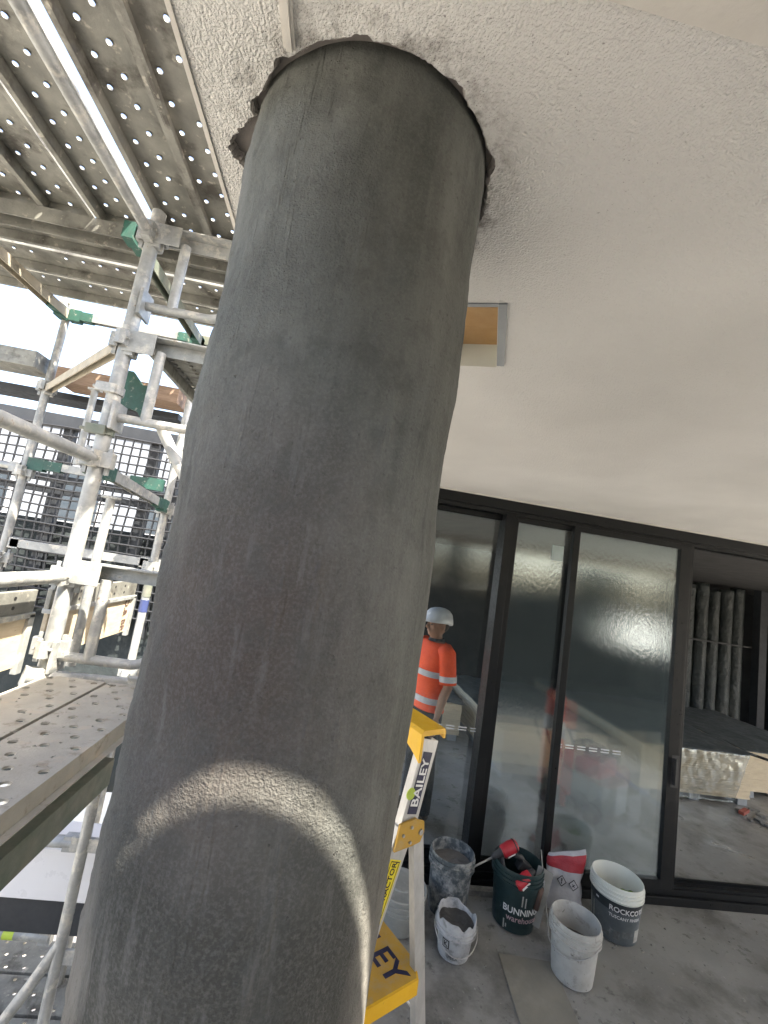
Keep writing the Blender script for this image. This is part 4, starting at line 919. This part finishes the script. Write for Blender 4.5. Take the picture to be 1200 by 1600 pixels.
c6 = (.70, 2.72); t6 = bucket('cloudy pale bucket with a lid, half hidden behind the yellow ladder platform', c6, .115, .145, .20, 'bucket_clear', None, .5, None)
part(t6, 'lid', MB().lathe([(.150, .190), (.152, .205), (.146, .210), (.135, .205), (.06, .204), (.055, .209), (.001, .209)], (c6[0], c6[1], FL), 48), M['bucket_clear'], 'auto')

# mixing drill lying on the green bucket, second tool inside it
t = thing('mixing_drill', 'red mixing drill on the green bucket rim, its rod reaching the mortar bucket', 'power tool', (1.36, 2.84, -1.63))
D0, D1 = Vector((1.30, 2.83, -1.655)), Vector((1.43, 2.84, -1.585)); dd = (D1-D0).normalized()
part(t, 'rod', MB().tube([Vector((1.085, 2.83, -1.775)), D0], .006, 10), M['steel'], True)
part(t, 'chuck', MB().tube([D0-dd*.025, D0+dd*.0, D0+dd*.03, D0+dd*.045], [.013, .022, .024, .030], 16), M['tool_black'], 'auto')
part(t, 'motor_housing', MB().tube([D0+dd*.046, D0+dd*.055, D0+dd*.11, D0+dd*.145, D0+dd*.155], [.030, .038, .040, .036, .024], 18), M['tool_red'], 'auto')
Fd = frame(D0+dd*.095, dd, (0, -.6, .8))
part(t, 'side_print', MB().box(-.028, .022, -.012, .010, .039, .0415, Fd), M['white_print'])
part(t, 'battery', MB().bbox(-.04, .04, -.03, .03, -.03, .03, .006, Matrix.Translation((1.49, 2.83, -1.70)) @ Matrix.Rotation(.5, 4, 'Y')), M['tool_black'])
part(t, 'handle', MB().tube([D0+dd*.11+Vector((0, 0, -.02)), Vector((1.47, 2.835, -1.655)), Vector((1.50, 2.83, -1.70))], [.022, .018, .02], 12), M['tool_black'], True)
part(t, 'side_grip', MB().tube([D0+dd*.04, Vector((1.345, 2.80, -1.70)), Vector((1.36, 2.79, -1.74))], [.014, .013, .015], 12), M['tool_black'], True)
part(t, 'trim_ring', MB().tube([D0+dd*.134, D0+dd*.142], [.0395, .038], 18), M['tool_black'], True)
t = thing('cordless_drill', 'red cordless drill lying head down over the front rim of the green bucket', 'power tool', (1.46, 2.70, -1.70))
P0 = Vector((1.455, 2.715, -1.735))
Fm = Matrix.Translation(P0) @ Euler((.3, -.65, .2)).to_matrix().to_4x4()
part(t, 'motor_housing', MB().tube([Fm @ Vector((-.055, 0, .055)), Fm @ Vector((-.045, 0, .055)), Fm @ Vector((.02, 0, .055)), Fm @ Vector((.05, 0, .055))], [.024, .032, .034, .026], 16), M['tool_red'], 'auto')
part(t, 'chuck', MB().tube([Fm @ Vector((.05, 0, .055)), Fm @ Vector((.085, 0, .055))], [.022, .014], 14), M['tool_black'], 'auto')
part(t, 'grip', MB().tube([Fm @ Vector((-.015, 0, .04)), Fm @ Vector((-.022, 0, -.04))], [.020, .019], 12), M['tool_black'], True)
part(t, 'battery', MB().bbox(-.06, .035, -.032, .032, -.085, -.045, .007, Fm), M['tool_red'])
part(t, 'side_print', MB().box(-.04, .02, -.0355, -.033, .045, .062, Fm), M['white_print'])

# steel trowel board and rod against the bag
t = thing('trowel', 'flat grey plastering trowel leaning between the green bucket and the cement bag', 'trowel', (1.55, 2.72, -1.93))
Tq = frame((1.555, 2.735, -1.80), Vector((1.60, 2.75, -1.667))-Vector((1.525, 2.72, -1.94)), (.86, -.5, -.1))
part(t, 'blade', MB().bbox(-.150, .148, -.045, .045, -.0012, .0012, .0005, Tq), M['trowel'])
part(t, 'mount', MB().bbox(-.07, .09, -.012, .012, -.0115, -.0013, .002, Tq), M['steel'])
part(t, 'grip', MB().tube([Tq @ Vector((-.06, 0, -.035)), Tq @ Vector((.06, 0, -.035))], .016, 12), M['browntimber'], True)
solo('steel_rod', MB().tube([(1.555, 2.76, -1.555), (1.62, 2.70, -1.985)], [.003, .0055], 8), M['steel'], 'thin bright steel rod standing against the trowel blade', 'rod', (1.6, 2.73, -1.99))

# cement bag
mb = MB(); nr, nn = 30, 40; bc = Vector((1.835, 2.95, FL)); ru = Vector((.86, -.5, 0)).normalized(); rv = Vector((.5, .86, 0)).normalized()
zt = .36; vs = []
for j in range(nr+1):
    q = j/nr; z = .001+(zt-.001)*q
    a = .118*(1-.10*q)+.008*math.sin(q*9); b_ = .070*(1-max(0, q-.55)/.45*.93)
    if q < .08: a *= .90+q; b_ *= .85+q*1.8
    for k in range(nn):
        th = 2*math.pi*k/nn; cs, sn = math.cos(th), math.sin(th)
        p = Vector((math.copysign(abs(cs)**.6, cs)*a, math.copysign(abs(sn)**.75, sn)*b_, z))
        w = .5+q; p += Vector((.010*noise.noise(p*16), .012*noise.noise(p*18+Vector((9, 0, 0))), .012*noise.noise(p*9+Vector((0, 3, 0)))*q))
        if q > .6: p.z += (.045*(p.x/.1)-.012)*(q-.6)/.4; p.x += .025*(q-.6)
        vs.append(bc+ru*p.x+rv*p.y+Vector((0, 0, p.z)))
fs = []; mi = []
for j in range(nr):
    for k in range(nn):
        fs.append((j*nn+k, j*nn+(k+1) % nn, (j+1)*nn+(k+1) % nn, (j+1)*nn+k)); mi.append(j)
t = thing('cement_bag', 'crumpled white paper bag with red top and hazard diamonds, standing between trowel and pail', 'bag', bc)
def sub(j0, j1):
    q = MB(); q.v = vs[j0*nn:(j1+1)*nn]; q.f = [tuple(i-j0*nn for i in f) for f, j in zip(fs, mi) if j0 <= j < j1]; return q
part(t, 'paper_body', sub(0, 21), M['bag_white'], True); part(t, 'red_top', sub(21, 28), M['bag_red'], True); part(t, 'white_fold', sub(28, 30), M['bag_white'], True)
for (x, mark) in ((-.030, '!'), (.040, 'x')):
    Fh = frame(bc+ru*(x+.02)-rv*.0845+Vector((0, 0, .205)), ru, (0, 0, 1)); s_ = .034
    d = part(t, 'hazard_diamond', MB().prism([(0, -s_), (s_*.86, 0), (0, s_), (-s_*.86, 0)], 0, .0008, Fh), M['black_print'])
    part(d, 'field', MB().prism([(0, -s_*.82), (s_*.7, 0), (0, s_*.82), (-s_*.7, 0)], .001, .0016, Fh), M['bag_white'])
    part(d, 'symbol', text_mb(mark, .045 if mark == '!' else .03, .03).map(lambda v: Fh @ (v+Vector((0, 0, .0022)))), M['black_print'])

# loose sheet and rubble on the floor
solo('ply_sheet', MB().bbox(0, .30, -.9, .36, .001, .007, .002, Matrix.Translation((1.22, 2.21, FL)) @ Matrix.Rotation(R(-6), 4, 'Z')), M['sheet'], 'thin dusty sheet lying on the floor in front of the buckets', 'sheet', (1.5, 2, FL))
solo('offcut_block', MB().bbox(1.17, 1.42, 2.985, 3.035, FL, FL+.035, .003), M['debris'], 'short grey cement block lying against the door sill by the dark bucket', 'block', (1.3, 3, FL))

# ---------------------------------------------------------------- inside the room
bmesh_board = MB().bbox(0, 1.36, 0, 2.0, 0, .0225, .002).data('board'); bmesh_board.materials.append(M['plasterboard'])
def stack(label, x, y, n, top):
    t = thing('board_stack', label, 'board stack', (x, y, FL), 'stacks of boards inside the room')
    for k in range(n):
        o = bpy.data.objects.new('board', bmesh_board); COL.objects.link(o); o.parent = t; o.location = (random.uniform(-.006, .006), random.uniform(-.008, .004), .075+.0235*k)
    for dx in (.02, .62, 1.22):
        part(t, 'bearer', MB().bbox(x+dx, x+dx+.12, y+.01, y+1.9, FL, FL+.073, .004), M['board_grey'])
    H = .075+.0235*n
    mb = MB(); nx, ny = 40, 50
    mb.add([(x-.03+1.44*i/nx, y-.02+2.1*j/ny, FL+H+.012+.018*max(-.5, noise.noise(Vector((i*.16, j*.16, x))))+.006*noise.noise(Vector((i*.6, j*.6, x)))) for j in range(ny+1) for i in range(nx+1)], [(j*(nx+1)+i, j*(nx+1)+i+1, (j+1)*(nx+1)+i+1, (j+1)*(nx+1)+i) for j in range(ny) for i in range(nx)])
    o = part(t, 'plastic_cover', mb, M['plastic_dark'], True); sd = o.modifiers.new('t', 'SOLIDIFY'); sd.thickness = .003
    if top:
        mb = MB(); nx, nz_ = 60, 26
        def fy(i, j): u, v = i/nx, j/nz_; return y-.018-.018*abs(noise.noise(Vector((u*7+v*3, v*2-u*4, 2))))-.012*abs(noise.noise(Vector((u*22-v*9, v*7, 5))))
        mb.add([(x+.32+1.0*i/nx*(1-.18*(1-j/nz_)), fy(i, j), FL+.03+(H-.02)*j/nz_) for j in range(nz_+1) for i in range(nx+1)], [(j*(nx+1)+i, j*(nx+1)+i+1, (j+1)*(nx+1)+i+1, (j+1)*(nx+1)+i) for j in range(nz_) for i in range(nx)])
        o = part(t, 'clear_wrap', mb, M['wrap'], True); sd = o.modifiers.new('t', 'SOLIDIFY'); sd.thickness = .0015
    return t
stack('stack of cream boards in crinkled clear wrap, seen through the open doorway', 3.72, 4.72, 20, True)
stack('low stack of cream boards blurred behind the filmed glass, left of the machine', 2.10, 4.95, 18, False)
stack('far stack of cream boards behind the worker', .55, 5.6, 16, False)
stack('dark covered stack beyond the wrapped boards at the right', 5.25, 4.95, 19, False)
g7 = 'wrapped rolls standing at the back of the room'
for k in range(6):
    x = 5.92+.235*k; y = 6.95+.02*(k % 2)
    mb = MB(); nn, mm = 30, 40; vs = []
    for j in range(mm+1):
        z = FL+.02+(2.50+.05*(k % 3))*j/mm
        for i in range(nn):
            th = 2*math.pi*i/nn; r = .108+.008*noise.noise(Vector((2.5*math.cos(th)+k*5, 2.5*math.sin(th), z*2.2)))+.004*noise.noise(Vector((7*math.cos(th), 7*math.sin(th)+k, z*9)))
            vs.append((x+r*math.cos(th), y+r*math.sin(th), z))
    mb.add(vs, [(j*nn+i, j*nn+(i+1) % nn, (j+1)*nn+(i+1) % nn, (j+1)*nn+i) for j in range(mm) for i in range(nn)]+[tuple(range(nn))[::-1], tuple(mm*nn+i for i in range(nn))])
    solo('wrapped_roll', mb, M['roll'], ('leftmost dark foil wrapped roll standing at the back of the room', 'second dark wrapped roll from the left at the back', 'third dark wrapped roll from the left at the back', 'fourth dark wrapped roll from the left at the back', 'fifth dark wrapped roll from the left at the back', 'rightmost dark wrapped roll beside the post at the back')[k], 'roll', (x, y, FL), g7, smooth=True)
solo('strap', MB().bbox(5.75, 7.25, 6.80, 6.815, -.36, -.335, .002), M['tool_black'], 'dark strap tied across the wrapped rolls at mid height', 'strap', (6.4, 6.8, -.35))
solo('room_post', MB().bbox(7.28, 7.42, 6.7, 6.84, FL, CE-.025, .004), M['blackmetal'], 'dark post at the back of the room right of the wrapped rolls', 'post', (7.35, 6.77, FL))
solo('long_batten', MB().bbox(-.02, .02, -1.0, 1.0, -.012, .012, .003, Matrix.Translation((4.75, 5.55, FL+.53)) @ Matrix.Rotation(R(32), 4, 'Z')), M['tool_black'], 'dark batten lying across the plastic covered board stack', 'batten', (4.75, 5.55, FL+.53))
mb = MB()
for k in range(26):
    mb.bbox(-.03, .03*random.uniform(.6, 2), -.015, .015, 0, .02, .002, Matrix.Translation((4.92+random.uniform(-.2, .45), 4.45+random.uniform(-.15, .2), FL+.002)) @ Matrix.Rotation(random.uniform(0, 6), 4, 'Z') @ Matrix.Rotation(random.uniform(-.1, .1), 4, 'X'))
solo('offcut_pile', mb, M['debris'], 'scattered offcuts on the floor at the right end of the wrapped boards', 'offcuts', (4.95, 4.4, FL), kind='stuff')
solo('red_offcut', MB().bbox(-.09, .09, -.025, .025, 0, .03, .003, Matrix.Translation((4.78, 4.50, FL+.024)) @ Matrix.Rotation(.5, 4, 'Z')), M['timber_red'], 'red offcut lying in the rubble beside the wrapped boards', 'offcut', (4.78, 4.5, FL))
# red bollard
t = thing('bollard', 'orange and red bollard with pale band, blurred behind the filmed glass', 'bollard', (2.54, 4.38, FL))
part(t, 'post', MB().lathe([(.052, .06), (.05, .5), (.048, .72), (.050, .73), (.045, .98), (.03, 1.01), (.001, 1.02)], (2.54, 4.38, FL), 24), M['orange_plastic'], 'auto')
part(t, 'reflective_band', MB().lathe([(.0515, .60), (.0505, .76)], (2.54, 4.38, FL), 24), M['reflective'], True)
part(t, 'base', MB().lathe([(.001, 0), (.14, 0), (.14, .03), (.06, .06), (.001, .06)], (2.54, 4.38, FL), 24), M['tool_black'], 'auto')
# site machine
t = thing('site_machine', 'dark red wheeled machine blurred behind the filmed glass', 'machine', (2.85, 4.25, FL))
q = Matrix.Translation((2.86, 4.28, FL)) @ Matrix.Rotation(R(28), 4, 'Z')
part(t, 'body', MB().bbox(-.22, .22, -.24, .26, .10, .34, .02, q), M['machine_grey'])
part(t, 'engine_cover', MB().bbox(-.18, .18, -.16, .22, .341, .52, .05, q), M['machine_red'])
part(t, 'front_panel', MB().bbox(.0, .20, -.252, -.241, .06, .32, .004, q), M['board_grey'])
part(t, 'fuel_tank', MB().bbox(-.12, .14, -.08, .16, .521, .60, .03, q), M['tool_black'])
part(t, 'handle', MB().tube([q @ Vector(p) for p in ((-.2, .25, .30), (-.2, .42, .62), (.2, .42, .62), (.2, .25, .30))], .013, 10), M['tool_black'])
for sx in (-1, 1):
    for sy in (-.17, .18): part(t, 'wheel', MB().tube([q @ Vector((sx*.225, sy, .085)), q @ Vector((sx*.275, sy, .085))], .085, 20), M['tool_black'], 'auto')

# crumbs of mortar and grit over the balcony floor
mb = MB()
for k in range(900):
    x, y = random.uniform(.3, 3.6), random.uniform(1.7, 3.0); r = random.choice((.002, .003, .003, .004, .006, .009))*random.uniform(.7, 1.4)
    a = random.uniform(0, 6.28); q = [(x+r*math.cos(a+t_)*random.uniform(.6, 1.2), y+r*math.sin(a+t_)*random.uniform(.6, 1.2), FL+.0005) for t_ in (0, 2.1, 4.2)]
    mb.add(q+[(x, y, FL+r*.8)], [(0, 1, 3), (1, 2, 3), (2, 0, 3), (2, 1, 0)])
solo('grit', mb, M['debris'], 'grit and crumbs of mortar scattered over the concrete floor', 'grit', (1.8, 2.3, FL), kind='stuff')
mb = MB()
for k in range(150):
    x, y = random.uniform(-1.0, -.58), random.uniform(.7, 1.84); r = random.choice((.0015, .002, .003, .005))
    a = random.uniform(0, 6.28); q = [(x+r*math.cos(a+t_)*random.uniform(.5, 1.5), y+r*math.sin(a+t_)*random.uniform(.5, 1.5), -.5995) for t_ in (0, 2.1, 4.2)]
    mb.add(q+[(x, y, -.6+r*.7)], [(0, 1, 3), (1, 2, 3), (2, 0, 3), (2, 1, 0)])
solo('grit', mb, M['debris'], 'grit and crumbs scattered over the dusty walking planks', 'grit', (-.8, 1.4, -.6), kind='stuff')
